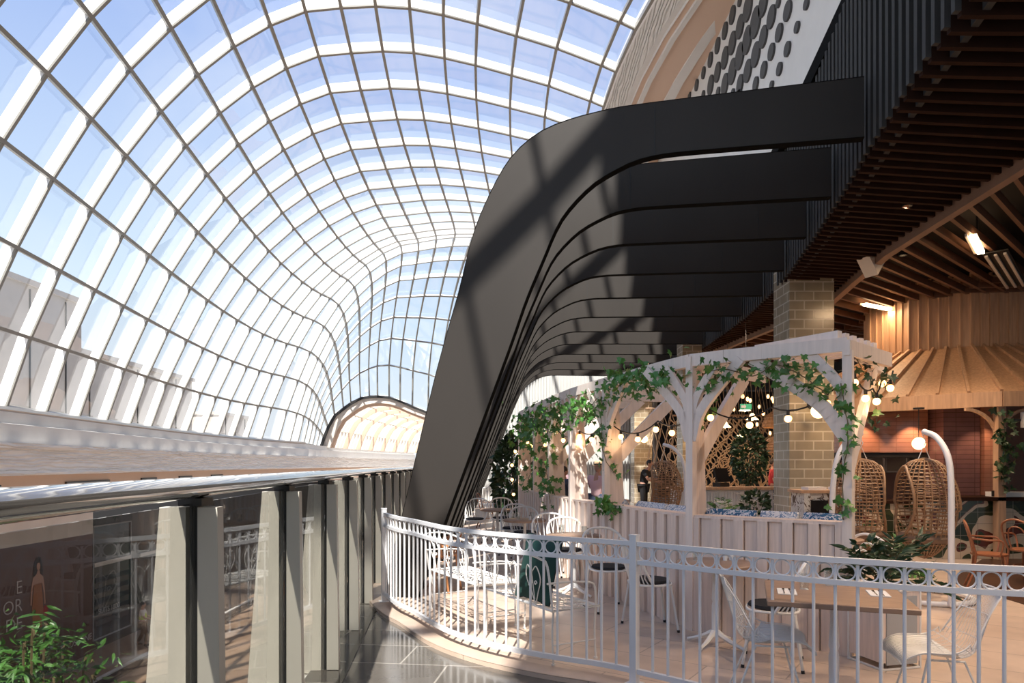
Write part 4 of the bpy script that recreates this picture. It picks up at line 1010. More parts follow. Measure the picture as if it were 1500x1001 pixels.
vine([pw(5, .0, 2.4), pw(5, .03, 1.9), pw(5, .1, 1.5), pw(5, .3, 1.2)], 'ivy down the last but one pergola post', 40, .11, .12, seed=12)
vine([pw(5, .3, 2.5), pw(5, .6, 2.3), pw(5, .98, 2.1)], 'ivy at the far left corner of the pergola', 50, .15, .12, seed=13)
vine([(3.0, 5.95, 2.55), (3.2, 6.2, 2.45), (3.4, 6.35, 2.35), (3.35, 6.3, 2.0)], 'ivy hanging from the returned right end of the pergola', 24, .08, .09, 'leaf_dark', seed=14)
def leaf_ball(name, loc, r, n, s, mt, label, cat, trunk=None, kind='oval', sc=(1, 1, 1), seed=1, pot=None, clusters=0):
    rnd = random.Random(seed); t = empty(name, loc, 0, label, cat); m = MB(); z0 = trunk if trunk else 0
    for k in range(n):
        while True:
            v = V((rnd.uniform(-1, 1), rnd.uniform(-1, 1), rnd.uniform(-1, 1)))
            if v.length <= 1 and v.length > .15: break
        v = v.normalized()*v.length**.5
        c = V((v.x*r*sc[0], v.y*r*sc[1], v.z*r*sc[2]+z0+r*sc[2])); put_leaf(m, c, v+V((rnd.gauss(0, .4), rnd.gauss(0, .4), rnd.gauss(0, .4))), s*rnd.uniform(.7, 1.3), kind, rnd)
    m.build('foliage', mt, t)
    if trunk:
        m = MB(); m.tube([(0, 0, .1), (.02, .01, trunk*.6), (0, 0, trunk+r*sc[2])], [.03, .025, .012], 7); m.build('trunk', 'stem', t)
    if pot:
        m = MB(); m.lathe([(0, 0), (pot*.75, 0), (pot, pot*1.6), (pot*.92, pot*1.6), (pot*.85, pot*1.4), (0, pot*1.4)], n=20); m.build('pot', 'white_cloth', t, smooth=True)
    return t
def frond_plant(loc, label, n=14, L=.7, mt='leaf_dark', seed=1, pot=.16, leaf=.13, cat='plant', z0=.0, name='potted_palm', gap=.06):
    rnd = random.Random(seed); t = empty(name, loc, 0, label, cat); m = MB(); st = MB()
    for k in range(n):
        a = rnd.uniform(0, 2*PI); e = rnd.uniform(.25, 1.2); l = L*rnd.uniform(.7, 1.1); d = V((math.cos(a)*math.cos(e), math.sin(a)*math.cos(e), math.sin(e)))
        P = [V((0, 0, z0))+d*l*u+V((0, 0, -.45*l*u*u*math.cos(e))) for u in [q/6 for q in range(7)]]; st.tube(P, .004, 4)
        side = d.cross(V((0, 0, 1))).normalized(); q = .3
        while q < 1:
            i = min(int(q*6), 5); p = P[i].lerp(P[i+1], q*6-i); tg = (P[i+1]-P[i]).normalized()
            for s_ in (-1, 1): put_leaf(m, p, tg*.7+side*s_*.7+V((0, 0, -.15)), leaf*rnd.uniform(.8, 1.2), 'long', rnd)
            q += gap/l
    st.build('frond_stem', 'stem', t); m.build('fronds', mt, t)
    if pot:
        m = MB(); m.lathe([(0, 0), (pot*.75, 0), (pot, pot*1.7), (pot*.92, pot*1.7), (pot*.85, pot*1.5), (0, pot*1.5)], n=20); m.build('pot', 'white_cloth', t, smooth=True)
    return t
# ---- bamboo outside the glass barrier, bottom left
rnd = random.Random(5)
for q, (bx, by, bz, lab) in enumerate(((-2.45, 3.3, .07, 'bushy green bamboo at the bottom left corner beyond the glass barrier'), (-2.08, 3.1, -.14, 'lower arching bamboo clump right of the bushy one, beyond the glass barrier'))):
    t = empty('bamboo_plant', (bx, by, -5.6), 0, lab, 'plant', 'bamboo beyond the glass barrier'); st = MB(); m = MB()
    for k in range(64):
        a = rnd.uniform(0, 2*PI); r = rnd.uniform(.05, .5)*(1 if q == 0 else .8); h = 5.6+bz+rnd.uniform(-.2, .85)*(1-r*.6)
        e = V((math.cos(a)*r, math.sin(a)*r, h)); b = V((math.cos(a)*.15, math.sin(a)*.15, 0)); P = [b, b.lerp(e, .5)+V((0, 0, .2)), e-V((math.cos(a)*.15*r, math.sin(a)*.15*r, .25)), e]
        P = spline(P, 5); st.tube(P, .006, 4); D = arclen(P)
        for l in range(120 if q == 0 else 70):
            p, tt = at_len(D[-1]-rnd.uniform(0, 1.0), P, D); c = p+V((rnd.gauss(0, .09), rnd.gauss(0, .09), rnd.gauss(0, .05)))
            put_leaf(m, c, (rnd.uniform(-1, 1), rnd.uniform(-1, 1), rnd.uniform(-.6, .5)), rnd.uniform(.05, .11), 'long', rnd)
    st.build('cane', 'stem', t); m.build('foliage', 'bamboo_leaf', t)

# ================================================================ PLANTER AND PLANTS BY THE CORNER
def planter(x, y, rz, h, w_, label):
    t = empty('planter_box', (x, y, 0), rz, label, 'planter', 'timber planters'); MB().box((0, 0, h/2+.03), (w_, w_, h-.06)).build('timber_box', 'timber_pale', t)
    for a in range(4):
        c = V((math.cos(a*PI/2), math.sin(a*PI/2), 0))*(w_/2+.004)
        if a % 2: MB().box(c+V((0, 0, h/2)), (w_*.8, .01, h*.86)).build('mesh_panel', 'mesh_grey', t)
    m = MB()
    for sx in (-1, 1):
        for sy in (-1, 1): m.bar((sx*w_/2, sy*w_/2, 0), (sx*w_/2, sy*w_/2, h), .014, .014, (1, 0, 0))
    for z in (.01, h):
        for a in ((-1, -1, 1, -1), (1, -1, 1, 1), (1, 1, -1, 1), (-1, 1, -1, -1)): m.bar((a[0]*w_/2, a[1]*w_/2, z), (a[2]*w_/2, a[3]*w_/2, z), .014, .014)
    m.build('wire_frame', 'white_metal', t)
    m = MB(); m.box((0, 0, h-.02), (w_*.9, w_*.9, .03)); m.build('soil', 'stem', t); return t
planter(3.02, 5.55, .25, .62, .36, 'timber planter box with grey mesh panels in a white wire frame, behind the square table')
frond_plant((3.02, 5.55, .62), 'dark spiky palm growing from the timber planter behind the square table', 26, .58, 'leaf_dark', 3, None, .12, z0=.0, name='spiky_palm', gap=.05)
leaf_ball('trailing_plant', (2.90, 5.55, .62), .15, 90, .075, 'leaf_dark', 'dark broad-leaved plant at the foot of the corner post, in the timber planter', 'plant', sc=(1, .8, 1.3), seed=6)

# ================================================================ HANGING EGG CHAIRS
def egg_chair(open_dir, seed=1, w_=.37, H=1.20):
    t = empty('hanging_chair'); m = MB()
    def rad(z): u = min(1, max(0, z/H)); return w_*(math.sin(PI*min(1, u*1.0+.0))**.55 if u < .5 else math.sin(PI*u)**.42)*(.92 if u < .5 else 1)
    def op(a, z):
        d = abs((a-open_dir+PI) % (2*PI)-PI); u = (z/H-.56)/.36
        return abs(u) < 1 and d < .95*math.sqrt(1-u*u)
    NZ = 27; NA = 30
    for k in range(1, NZ):
        z = H*k/NZ; run = []
        for q in range(73):
            a = 2*PI*q/72
            if op(a, z):
                if len(run) > 1: m.tube(run, .0075, 4)
                run = []
            else: run.append((rad(z)*math.cos(a), rad(z)*math.sin(a), z+.004*math.sin(a*NA/2+k*PI)))
        if len(run) > 1: m.tube(run, .0075, 4)
    for q in range(NA):
        a = 2*PI*q/NA; run = []
        for k in range(37):
            z = H*k/36
            if op(a, z):
                if len(run) > 1: m.tube(run, .0075, 4)
                run = []
            else: run.append(((rad(z)+.004)*math.cos(a), (rad(z)+.004)*math.sin(a), z))
        if len(run) > 1: m.tube(run, .0075, 4)
    m.build('woven_shell', 'rattan', t)
    m = MB(); P = []
    for q in range(32):
        b = 2*PI*q/32; z = H*(.56+.36*math.sin(b)); a = open_dir+.95*math.cos(b); P.append((rad(z)*1.03*math.cos(a), rad(z)*1.03*math.sin(a), z))
    m.tube(P, .017, 8, closed=True); m.build('opening_rim', 'rattan', t, smooth=True)
    m = MB(); m.lathe([(0, .20), (w_*.72, .20), (w_*.80, .25), (w_*.7, .31), (0, .33)], n=20); m.build('seat_pad', 'khaki', t, smooth=True)
    m = MB(); m.tube([(-.07, 0, H-.01), (0, 0, H+.16), (.07, 0, H-.01)], .006, 5); m.tube([(0, 0, H+.15), (.02, 0, H+.20), (.0, 0, H+.25), (-.02, 0, H+.28), (0, 0, H+.31)], .006, 5); m.build('hook', 'white_metal', t, smooth=True)
    return t
def egg_stand(side=1):
    t = empty('chair_stand'); m = MB()
    P = spline([(-.02, -.54, .03), (-.02, -.54, .8), (-.01, -.52, 1.4), (.0, -.44, 1.72), (.0, -.24, 1.93), (0, 0, 2.01)], 6); m.tube(P, .034, 12); m.build('pole', 'white_paint', t, smooth=True)
    m = MB(); m.tube([(.5*math.cos(a), .5*math.sin(a), .035) for a in [2*PI*k/36 for k in range(36)]], .03, 10, closed=True); m.build('base_ring', 'white_paint', t, smooth=True)
    m = MB(); m.tube([(-.02, -.40, .035), (-.02, -.56, .035)], .028, 8); m.build('base_bar', 'white_paint', t, smooth=True); return t
ec = egg_chair(math.radians(170)); es = egg_stand(1)
place(ec, 4.95, 8.2, 0, 'rattan egg hanging chair on the white curved stand nearest the camera', .49, 'hanging chair', 'rattan hanging chairs')
place(es, 4.95, 8.2, 0, 'white curved steel stand of the nearest egg chair, right of it', 0, 'stand', 'hanging chair stands')
ec2 = egg_chair(math.radians(-20)); place(ec2, 4.45, 8.7, 0, 'rattan egg hanging chair seen open from the front, just right of the corner post', .49, 'hanging chair', 'rattan hanging chairs')
st2 = egg_stand(-1); place(st2, 4.45, 8.7, math.radians(-62), 'white curved stand of the egg chair behind the corner post', 0, 'stand', 'hanging chair stands')
dup(ec, (3.02, 13.6, .49), 0, 'distant rattan egg hanging chair with a white pole, near the waiter')
dup(es, (3.02, 13.6, 0), math.radians(40), 'white curved stand of the distant egg chair near the waiter')
WB = bentwood_chair('white_paint', 'white_bentwood_chair'); place(WB, 3.98, 7.35, math.radians(120), 'white bentwood armchair behind the spiky palm, below the egg chairs', 0, 'chair', 'white bentwood chairs')
for x, y, a, lb in ((3.1, 8.55, 10, 'white bentwood chair left of the tiled column, right one of three'), (2.85, 9.2, -10, 'white bentwood chair inside the pergola, middle one of three'), (2.25, 8.9, 20, 'white bentwood chair inside the pergola, left one of three'), (2.1, 10.6, 40, 'white bentwood chair beyond the third pergola post, by the patterned cushions'), (2.9, 12.0, 0, 'distant white bentwood chair left of the second column')):
    dup(WB, (x, y, 0), math.radians(a), lb)
RT2 = dup(RT, (2.62, 8.35, 0), 0, 'round timber table inside the pergola bay with the white bentwood chairs'); dup(RT, (1.75, 11.3, 0), 0, 'round timber table inside the pergola, below the waiter'); dup(RT, (3.75, 8.0, 0), 0, 'small round table between the corner post and the egg chairs')

# ================================================================ SIDEBOARD AND SERVICE COUNTER
t = empty('sideboard', (4.42, 9.6, 0), .0, 'distressed white and dark wooden sideboard in front of the tiled column', 'sideboard')
MB().box((0, 0, .64), (.82, .42, 1.16)).build('carcass', 'peeling', t)
MB().box((0, 0, 1.24), (.90, .48, .04)).build('top', 'timber_warm', t)
for i in range(2):
    for j in range(3): MB().box((.05+(-.19+.38*i), -.212, .28+.35*j), (.34, .02, .28)).build('drawer', 'shop_black', t)
m = MB(); m.box((-.37, -.22, .64), (.08, .03, 1.16)); m.build('corner_board', 'peeling', t)
for i, (x, lb) in enumerate(((4.22, 'stack of menus at the left on the sideboard'), (4.6, 'stack of menus at the right on the sideboard'))):
    t = empty('menu_stack', (x, 9.55, 1.26), .1, lb, 'menus'); MB().box((0, 0, .02), (.26, .2, .04)).build('menus', 'white_cloth', t)
t = empty('service_counter', (5.4, 16.5, 0), 0, 'white fluted service counter with a timber top and arched lattice front', 'counter')
m = MB(); m.box((-.35, 0, .5), (2.3, .55, 1.0))
for k in range(34): m.box((-1.48+.068*k, -.29, .48), (.035, .03, .94))
m.build('fluted_body', 'white_paint', t)
MB().box((-.2, 0, 1.04), (2.8, .7, .06)).build('top', 'timber_warm', t)
m = MB()
for k in range(9): m.tube(arc((.12+.16*k-.1, -.33, .82), .07, 0, 2*PI, 12)[:-1], .01, 4, closed=True)
m.bar((-.1, -.33, .92), (1.3, -.33, .92), .02, .03); m.bar((-.1, -.33, .72), (1.3, -.33, .72), .02, .03); m.build('ring_trim', 'white_metal', t)
t = empty('till_screen', (5.05, 16.5, 1.07), .5, 'black till screen on the white fluted counter', 'till'); MB().box((0, 0, .05), (.3, .25, .1)).build('base', 'black', t)
MB().box((0, -.02, .28), (.42, .05, .34), rx=-.35).build('screen', 'shop_black', t)
leaf_ball('potted_tree', (6.15, 17.7, 0), .45, 1100, .11, 'leaf_dark', 'dark leafy tree behind the white fluted counter', 'tree', 1.1, sc=(.95, .9, 1.6), seed=21, pot=.25)
frond_plant((4.75, 15.4, .4), 'green palm in front of the white fluted counter', 16, .65, 'leaf', 22, .2, .14)
leaf_ball('potted_fern', (5.5, 15.4, .2), .28, 160, .12, 'leaf_dark', 'low dark fern right of the green palm by the counter', 'plant', .25, seed=23, pot=.2)
frond_plant((3.35, 10.9, .85), 'small potted palm on a stand left of the tiled column', 16, .3, 'leaf', 24, .1, .09)
MB().lathe([(0, 0), (.16, 0), (.16, .02), (.03, .03), (.03, .83), (.17, .84), (.17, .85), (0, .85)], n=16).build('plant_stand', 'white_metal', loc=(3.35, 10.9, 0)); tag(bpy.data.objects['plant_stand'], 'slim white stand carrying the small potted palm', 'stand')
frond_plant((1.95, 15.2, .0), 'spiky grey-green agave-like plant behind the people at the wall', 22, 1.35, 'leaf_dark', 25, .25, .28, gap=.12)
t = empty('artificial_tree', (1.35, 17.5, 0), 0, 'pale branching timber tree hung with ivy and fairy lights inside the pergola', 'tree')
m = MB(); m.tube([(0, 0, 0), (0, 0, 1.75)], .07, 8); m.build('trunk', 'timber_white', t)
for k in range(7):
    a = 2*PI*k/7; MB().bar((0, 0, 1.7), (math.cos(a)*.95, math.sin(a)*.95, 2.35), .06, .06).build('branch', 'timber_white', t)
m = MB(); rnd = random.Random(9)
for k in range(620):
    a = rnd.uniform(0, 2*PI); r = rnd.uniform(.15, 1.15); put_leaf(m, (r*math.cos(a), r*math.sin(a), 1.85+.5*r+rnd.gauss(0, .16)), (rnd.uniform(-1, 1), rnd.uniform(-1, .3), rnd.uniform(-1, .3)), rnd.uniform(.08, .14), 'ivy', rnd)
m.build('ivy_leaves', 'leaf', t)
b0 = None
for k in range(60):
    a = rnd.uniform(0, 2*PI); r = rnd.uniform(.2, 1.15)
    if b0 is None: b0 = MB().sphere((0, 0, 0), .022, 6).build('fairy_bulb', 'bulb', t); o = b0
    else: o = b0.copy(); C.objects.link(o)
    o.location = (r*math.cos(a), r*math.sin(a), 1.85+.5*r+rnd.gauss(0, .18))
leaf_ball('large_shrub', (.0, 16.0, 0), .75, 900, .16, 'leaf_dark', 'large dark shrub outside the far left end of the pergola', 'shrub', .25, sc=(.55, .8, 1.35), seed=31, pot=.3)
leaf_ball('large_shrub', (.75, 19.5, 0), .8, 700, .18, 'leaf_dark', 'dark shrub inside the far bays of the pergola', 'shrub', .25, sc=(.8, .8, 1.2), seed=32, pot=.3)

# ================================================================ MACRAME SCREEN, PENDANTS
t = empty('macrame_screen', (8.2, 25.0, 0), 0, 'large knotted beige rope screen hanging behind the counter', 'screen')
m = MB()
for k in range(72):
    ph = k*.7; x0 = -2.2+.064*k; P = []
    for q in range(30):
        z = .8+2.6*q/29; w1 = .16*math.sin(z*4.2+ph)*(1 if k % 2 else -1)+.10*math.sin(z*9+ph*2); P.append((x0+w1*(1.3-abs(z-2.1)*.4), .02*math.sin(z*8+k), z))
    m.tube(P, .022, 4)
for k in range(9):
    cx = -1.9+.5*k
    for r in (.12, .19, .26): m.tube(arc((cx, -.03, 1.6+.5*(k % 3)), r, 0, 2*PI, 20)[:-1], .014, 4, closed=True)
m.build('knotted_net', 'rope', t)
for k in range(9):
    m = MB(); x = -2.1+.52*k
    for q in range(5): m.tube([(x+.08*q, 0, 3.4), (x+.2*(q-2), 0, 4.95)], .012, 4)
    m.build('hanging_rope', 'rope', t)
m = MB(); m.tube([(-2.3, 0, 3.4), (2.4, 0, 3.4)], .035, 8); m.build('top_bar', 'timber_warm', t, smooth=True)
t2 = empty('macrame_screen', (5.35, 24.3, 0), 0, 'narrow beige rope screen hanging left of the second column', 'screen'); m = MB()
for k in range(12):
    P = [(-.5+.09*k+.08*math.sin(z*5+k*.9)*(1 if k % 2 else -1), 0, z) for z in [1.2+2.4*q/20 for q in range(21)]]; m.tube(P, .014, 4)
m.build('knotted_net', 'rope', t2); MB().tube([(-.6, 0, 3.6), (.7, 0, 3.6)], .03, 6).build('top_bar', 'timber_warm', t2); 
for k in range(3): MB().tube([(-.5+.5*k, 0, 3.6), (-.5+.5*k, 0, 5.3)], .01, 4).build('hanging_rope', 'rope', t2)
def point(loc, e, col=(1, .62, .32), r=.05, parent=None):
    l = bpy.data.lights.new('lamp', 'POINT'); l.energy = e; l.color = col; l.shadow_soft_size = r; o = bpy.data.objects.new('lamp_light', l); C.objects.link(o); o.location = loc
    if parent: o.parent = parent
    return o
for x, y, z, r, lb in ((8.6, 21, 2.75, .85, 'big woven rattan dome pendant, upper one behind the column'), (9.2, 23, 2.0, .8, 'big woven rattan dome pendant, lower one behind the column')):
    t = empty('rattan_pendant', (x, y, z), 0, lb, 'pendant', 'rattan dome pendants'); m = MB(); m.lathe([(r*math.cos(a), r*.75*math.sin(a)) for a in [PI/2*q/10 for q in range(11)]], n=28)
    o = m.build('woven_dome', 'rattan', t); wf = o.modifiers.new('w', 'WIREFRAME'); wf.thickness = .05; wf.use_replace = False
    MB().tube([(0, 0, r*.75), (0, 0, 5.46-z)], .012, 5).build('cord', 'black', t); MB().sphere((0, 0, .15), .09, 10).build('bulb', 'bulb', t); point((0, 0, .0), 30, parent=t)
def bell(x, y, z, lb):
    t = empty('bell_pendant', (x, y, z), 0, lb, 'pendant', 'frilled glass pendants over the counter')
    m = MB(); m.lathe([(.03, .16), (.06, .12), (.09, .05), (.15, .0), (.17, -.02)], n=16); m.build('shade', 'globe', t, smooth=True)
    MB().tube([(0, 0, .16), (0, 0, 5.46-z)], .008, 5).build('cord', 'black', t); MB().sphere((0, 0, .0), .05, 8).build('bulb', 'bulb', t); point((0, 0, -.12), 14, parent=t)
for px, py, d, lb in ((1062, 625, 19.5, 'frilled glass pendant at the far left of the four over the counter'), (1091, 601, 19.8, 'frilled glass pendant highest of the four over the counter'), (1102, 614, 18.9, 'frilled glass pendant at the right of the four over the counter'), (1088, 638, 18.5, 'frilled glass pendant lowest of the four, above the tree')):
    bell((px-750)/1000*d, d, 1.62+(680-py)/1000*d, lb)
rnd = random.Random(44)
for k, (px, py) in enumerate(((1066, 588), (1088, 581), (1095, 585), (1099, 587), (1118, 606), (1125, 581), (1131, 584), (1133, 588), (1109, 622), (1128, 635), (1112, 596), (1075, 600))):
    d = 19+.35*k; t = empty('bare_bulb_pendant', ((px-750)/1000*d, d, 1.62+(680-py)/1000*d), 0, 'small bare bulb pendant in the cluster above the counter', 'pendant', 'bare bulb pendants above the counter')
    MB().sphere((0, 0, 0), .045, 8, (1, 1, 1.5)).build('bulb', 'bulb', t); MB().tube([(0, 0, .05), (0, 0, 5.46-t.location.z)], .006, 4).build('cord', 'black', t)
def wall_lamp(x, y, z, lb, r=.12, e=18):
    t = empty('wall_lamp', (x, y, z), 0, lb, 'wall lamp', 'globe wall lamps'); MB().sphere((0, -.26, -.02), r, 20).build('globe', 'globe', t, smooth=True)
    m = MB(); m.tube([(0, 0, .12), (0, -.03, .12)], .09, 16); m.tube([(0, 0, .12), (0, -.2, .14), (0, -.26, .10)], .015, 8); m.build('arm', 'black', t, smooth=True); point((0, -.48, .0), e, parent=t)
wall_lamp(5.45, 12.4, 2.58, 'lit white globe lamp on the tall glazed brick column', .13, 14)
wall_lamp(4.98, 26.0, 2.6, 'lit lamp on the pale column behind the waiter', .16, 40)
wall_lamp(5.2, 20.0, 2.2, 'lit lamp on the column half hidden by the second post', .14, 26)

# ================================================================ STRING LIGHTS
def strings(pts, bulbs, lb, sag=.12):
    o = V(pts[0]); t = empty('string_lights', o, 0, lb, 'string lights', 'festoon strings on the pergola'); P = []
    for a, b in zip(pts, pts[1:]):
        a = V(a); b = V(b)
        for q in range(8): u = q/8; P.append(a.lerp(b, u)-V((0, 0, sag*4*u*(1-u)))-o)
    P.append(V(pts[-1])-o); m = MB(); m.tube(P, .008, 6); m.build('cable', 'black', t, smooth=True); D = arclen(P)
    for k in range(bulbs):
        p, _ = at_len(D[-1]*(k+.5)/bulbs, P, D); s = MB().tube([p, p-V((0, 0, .045))], .016, 8).build('socket', 'black', t)
        MB().sphere(p-V((0, 0, .075)), .034, 12).build('bulb', 'bulb', s, smooth=True)
        if k % 2 == 0: point(p-V((0, 0, .16)), 1.3, r=.03, parent=t)
strings([pw(0, .04, 2.35, .1), pw(0, .5, 2.15, .25), pw(0, .95, 2.2, .1), pw(1, .5, 2.1, .2), pw(2, .0, 2.1, .1)], 9, 'black festoon cable with round bulbs across the two nearest pergola bays')
strings([pw(2, .05, 2.2, .1), pw(3, 0, 2.1, .1), pw(4, 0, 2.2, .1), pw(5, 0, 2.1, .1), pw(5, .97, 2.2, .1)], 12, 'black festoon cable with round bulbs along the far pergola bays')
strings([(2.95, 5.95, 2.5), (3.25, 6.15, 2.30), (3.42, 6.3, 2.45), (3.60, 6.45, 2.5)], 5, 'black festoon cable with bulbs at the returned right end of the pergola', .1)
strings([(.1, 14.1, 2.1), (-.02, 14.3, 1.6), (.05, 14.4, .9)], 4, 'short festoon cable hanging down at the far left pergola post', .02)

# ================================================================ TIMBER KIOSK
KC = V((9.6, 14.9, 0)); kk = empty('timber_kiosk', KC, 0, 'round timber kiosk with a ribbed conical canopy and a tiled kitchen inside', 'kiosk')
NP = 10
def ring(r, z, n=NP, ph=math.radians(-112)): return [V((r*math.cos(2*PI*k/n+ph), r*math.sin(2*PI*k/n+ph), z)) for k in range(n)]
A = ring(3.75, 2.82); B = ring(1.72, 3.92); m = MB()
for k in range(NP): j = (k+1) % NP; m.add([A[k], A[j], B[j], B[k]], [(0, 1, 2, 3)])
o = m.build('conical_canopy', 'timber_warm', kk); o.modifiers.new('s', 'SOLIDIFY').thickness = .04
for k in range(NP*5):
    s = k/5; i = int(s); f = s-i; a = A[i % NP].lerp(A[(i+1) % NP], f); b = B[i % NP].lerp(B[(i+1) % NP], f)
    if a.y < .6: m = MB(); m.bar(a+V((0, 0, .03)), b+V((0, 0, .03)), .045, .05); m.build('canopy_batten', 'timber_warm', kk)
A2 = ring(3.78, 2.60); m = MB()
for k in range(NP): m.bar(A2[k]+V((0, 0, .11)), A2[(k+1) % NP]+V((0, 0, .11)), .06, .25)
m.build('eave_fascia', 'timber_warm', kk)
m = MB(); Bo = ring(1.72, 3.85); To = ring(1.72, 5.3)
for k in range(NP): j = (k+1) % NP; m.add([Bo[k], Bo[j], To[j], To[k]], [(0, 1, 2, 3)])
for k in range(NP):
    for q in range(6): p = Bo[k].lerp(Bo[(k+1) % NP], q/6); m.bar(p, p+V((0, 0, 1.5)), .05, .05, (1, 0, 0))
m.build('boarded_drum', 'timber_warm', kk)
for x, y in ((-1.36, -3.36), (-3.06, -1.92), (.88, -3.53)):
    m = MB(); m.box((x, y, 1.31), (.13, .13, 2.62)); m.build('post', 'timber_warm', kk)
    for s in (-1, 1):
        m = MB(); P = arc((x+s*.55, y+.05, 2.0), .55, PI/2 if s < 0 else PI/2, PI if s > 0 else 0, 8); 
        for a, b in zip(P, P[1:]): m.bar(a, b, .05, .05, (0, 1, 0))
        m.build('curved_bracket', 'timber_warm', kk)
m = MB(); m.box((-2.25, -.7, 2.35), (1.75, 1.4, 1.0)); m.build('tiled_hood', 'tile_pink', kk)
m = MB(); m.box((-2.2, -.7, 1.80), (1.7, 1.35, .1)); m.build('hood_underside', 'black', kk)
m = MB(); m.box((-.97, -1.5, 1.6), (.70, .6, 3.2)); m.build('tiled_pier', 'tile_mauve', kk)
m = MB(); m.box((-.45, -1.5, 1.6), (.30, .8, 3.2)); m.build('boarded_pier', 'tile_pink', kk)
m = MB(); m.box((.2, 1.3, 1.6), (5.2, .1, 3.2)); m.build('kitchen_wall', 'mauve', kk)
for k in range(5):
    m = MB(); x = -2.6+.5*k
    for z in (1.45, 1.98): m.box((x, .2, z), (.5, .05, .035))
    for dx in (-.24, .24): m.box((x+dx, .2, 1.71), (.035, .05, .55))
    m.build('shelf_window_frame', 'white_paint', kk); MB().box((x, .24, 1.71), (.46, .01, .5)).build('frosted_pane', 'mesh_grey', kk)
for px, py, pz, e in ((-2.7, -1.75, 2.6, 30), (-1.7, -1.75, 2.6, 30), (-.7, -2.3, 2.6, 16)):
    l = bpy.data.lights.new('spot', 'SPOT'); l.energy = e*2.0; l.color = (1, .6, .35); l.spot_size = 1.5; l.spot_blend = .6; o = bpy.data.objects.new('downlight', l); C.objects.link(o); o.parent = kk; o.location = (px, py, pz); o.rotation_euler = (.25, 0, 0)
t = empty('globe_pendant', (7.15, 12.0, 1.98), 0, 'lit globe pendant on a black cord above the egg chair', 'pendant'); MB().sphere((0, 0, 0), .11, 18).build('globe', 'globe', t, smooth=True); MB().tube([(0, 0, .11), (0, 0, .6)], .007, 5).build('cord', 'black', t); MB().lathe([(0, .6), (.09, .6), (.09, .63), (0, .63)], n=14).build('ceiling_rose', 'black', t); point((0, -.2, -.05), 14, parent=t)
t = empty('wall_speaker', (8.66, 11.45, 2.36), 0, 'small white speaker beside the kiosk post', 'speaker'); MB().lathe([(0, -.13), (.11, -.13), (.11, .13), (0, .13)], n=18).build('body', 'white_paint', t, smooth=True); MB().box((-.16, .05, 0), (.22, .05, .04)).build('bracket', 'black', t)
vine([(8.22, 11.44, 2.5), (8.24, 11.42, 2.0), (8.22, 11.42, 1.6), (8.24, 11.42, 1.2)], 'dark ivy wound round the kiosk post', 46, .07, .13, 'leaf_dark', seed=51)
# the bar with tropical tiles
t = empty('tiled_bar', (9.2, 11.9, 0), 0, 'long bar faced in tropical leaf tiles under a dark timber top', 'bar')
MB().box((0, 0, .5), (4.2, .5, 1.0)).build('tiled_front', 'tile_art', t); MB().box((0, -.05, 1.03), (4.3, .75, .06)).build('bar_top', 'timber_dark', t)
t = empty('kitchen_counter', (6.95, 12.6, 0), 0, 'low kitchen counter glimpsed through the egg chairs', 'counter'); MB().box((0, 0, .45), (1.7, .5, .9)).build('tiled_front', 'tile_art', t); MB().box((0, 0, .93), (1.8, .6, .05)).build('top', 'timber_dark', t)
t = empty('serving_tray', (8.5, 11.75, 1.06), 0, 'long white serving tray with a black label block on the bar top', 'tray'); MB().box((.2, 0, .04), (.9, .3, .08)).build('tray', 'white_cloth', t); MB().box((-.25, -.17, .06), (.22, .02, .1)).build('label_block', 'black', t)
for i, (x, c, lb) in enumerate(((5.55, 'black', 'tall black bottle on the kitchen shelf, left one'), (5.68, 'black', 'tall black bottle on the kitchen shelf, middle one'), (5.95, 'black', 'tall black bottle on the kitchen shelf, right one'))):
    t = empty('bottle', (x+.9, 12.6, .955), 0, lb, 'bottle', 'black bottles on the kitchen counter'); MB().lathe([(0, 0), (.04, 0), (.04, .22), (.015, .3), (.015, .4), (0, .4)], n=12).build('glass', 'black_gloss', t, smooth=True)
# potted greenery seen through the egg chair
for i, (x, y, lb) in enumerate(((5.6, 10.4, 'green potted plant glimpsed through the nearest egg chair'), (4.5, 10.6, 'green potted plant glimpsed through the second egg chair'))):
    frond_plant((x, y, 0), lb, 16, .9, 'leaf', 60+i, .2, .2, gap=.09)

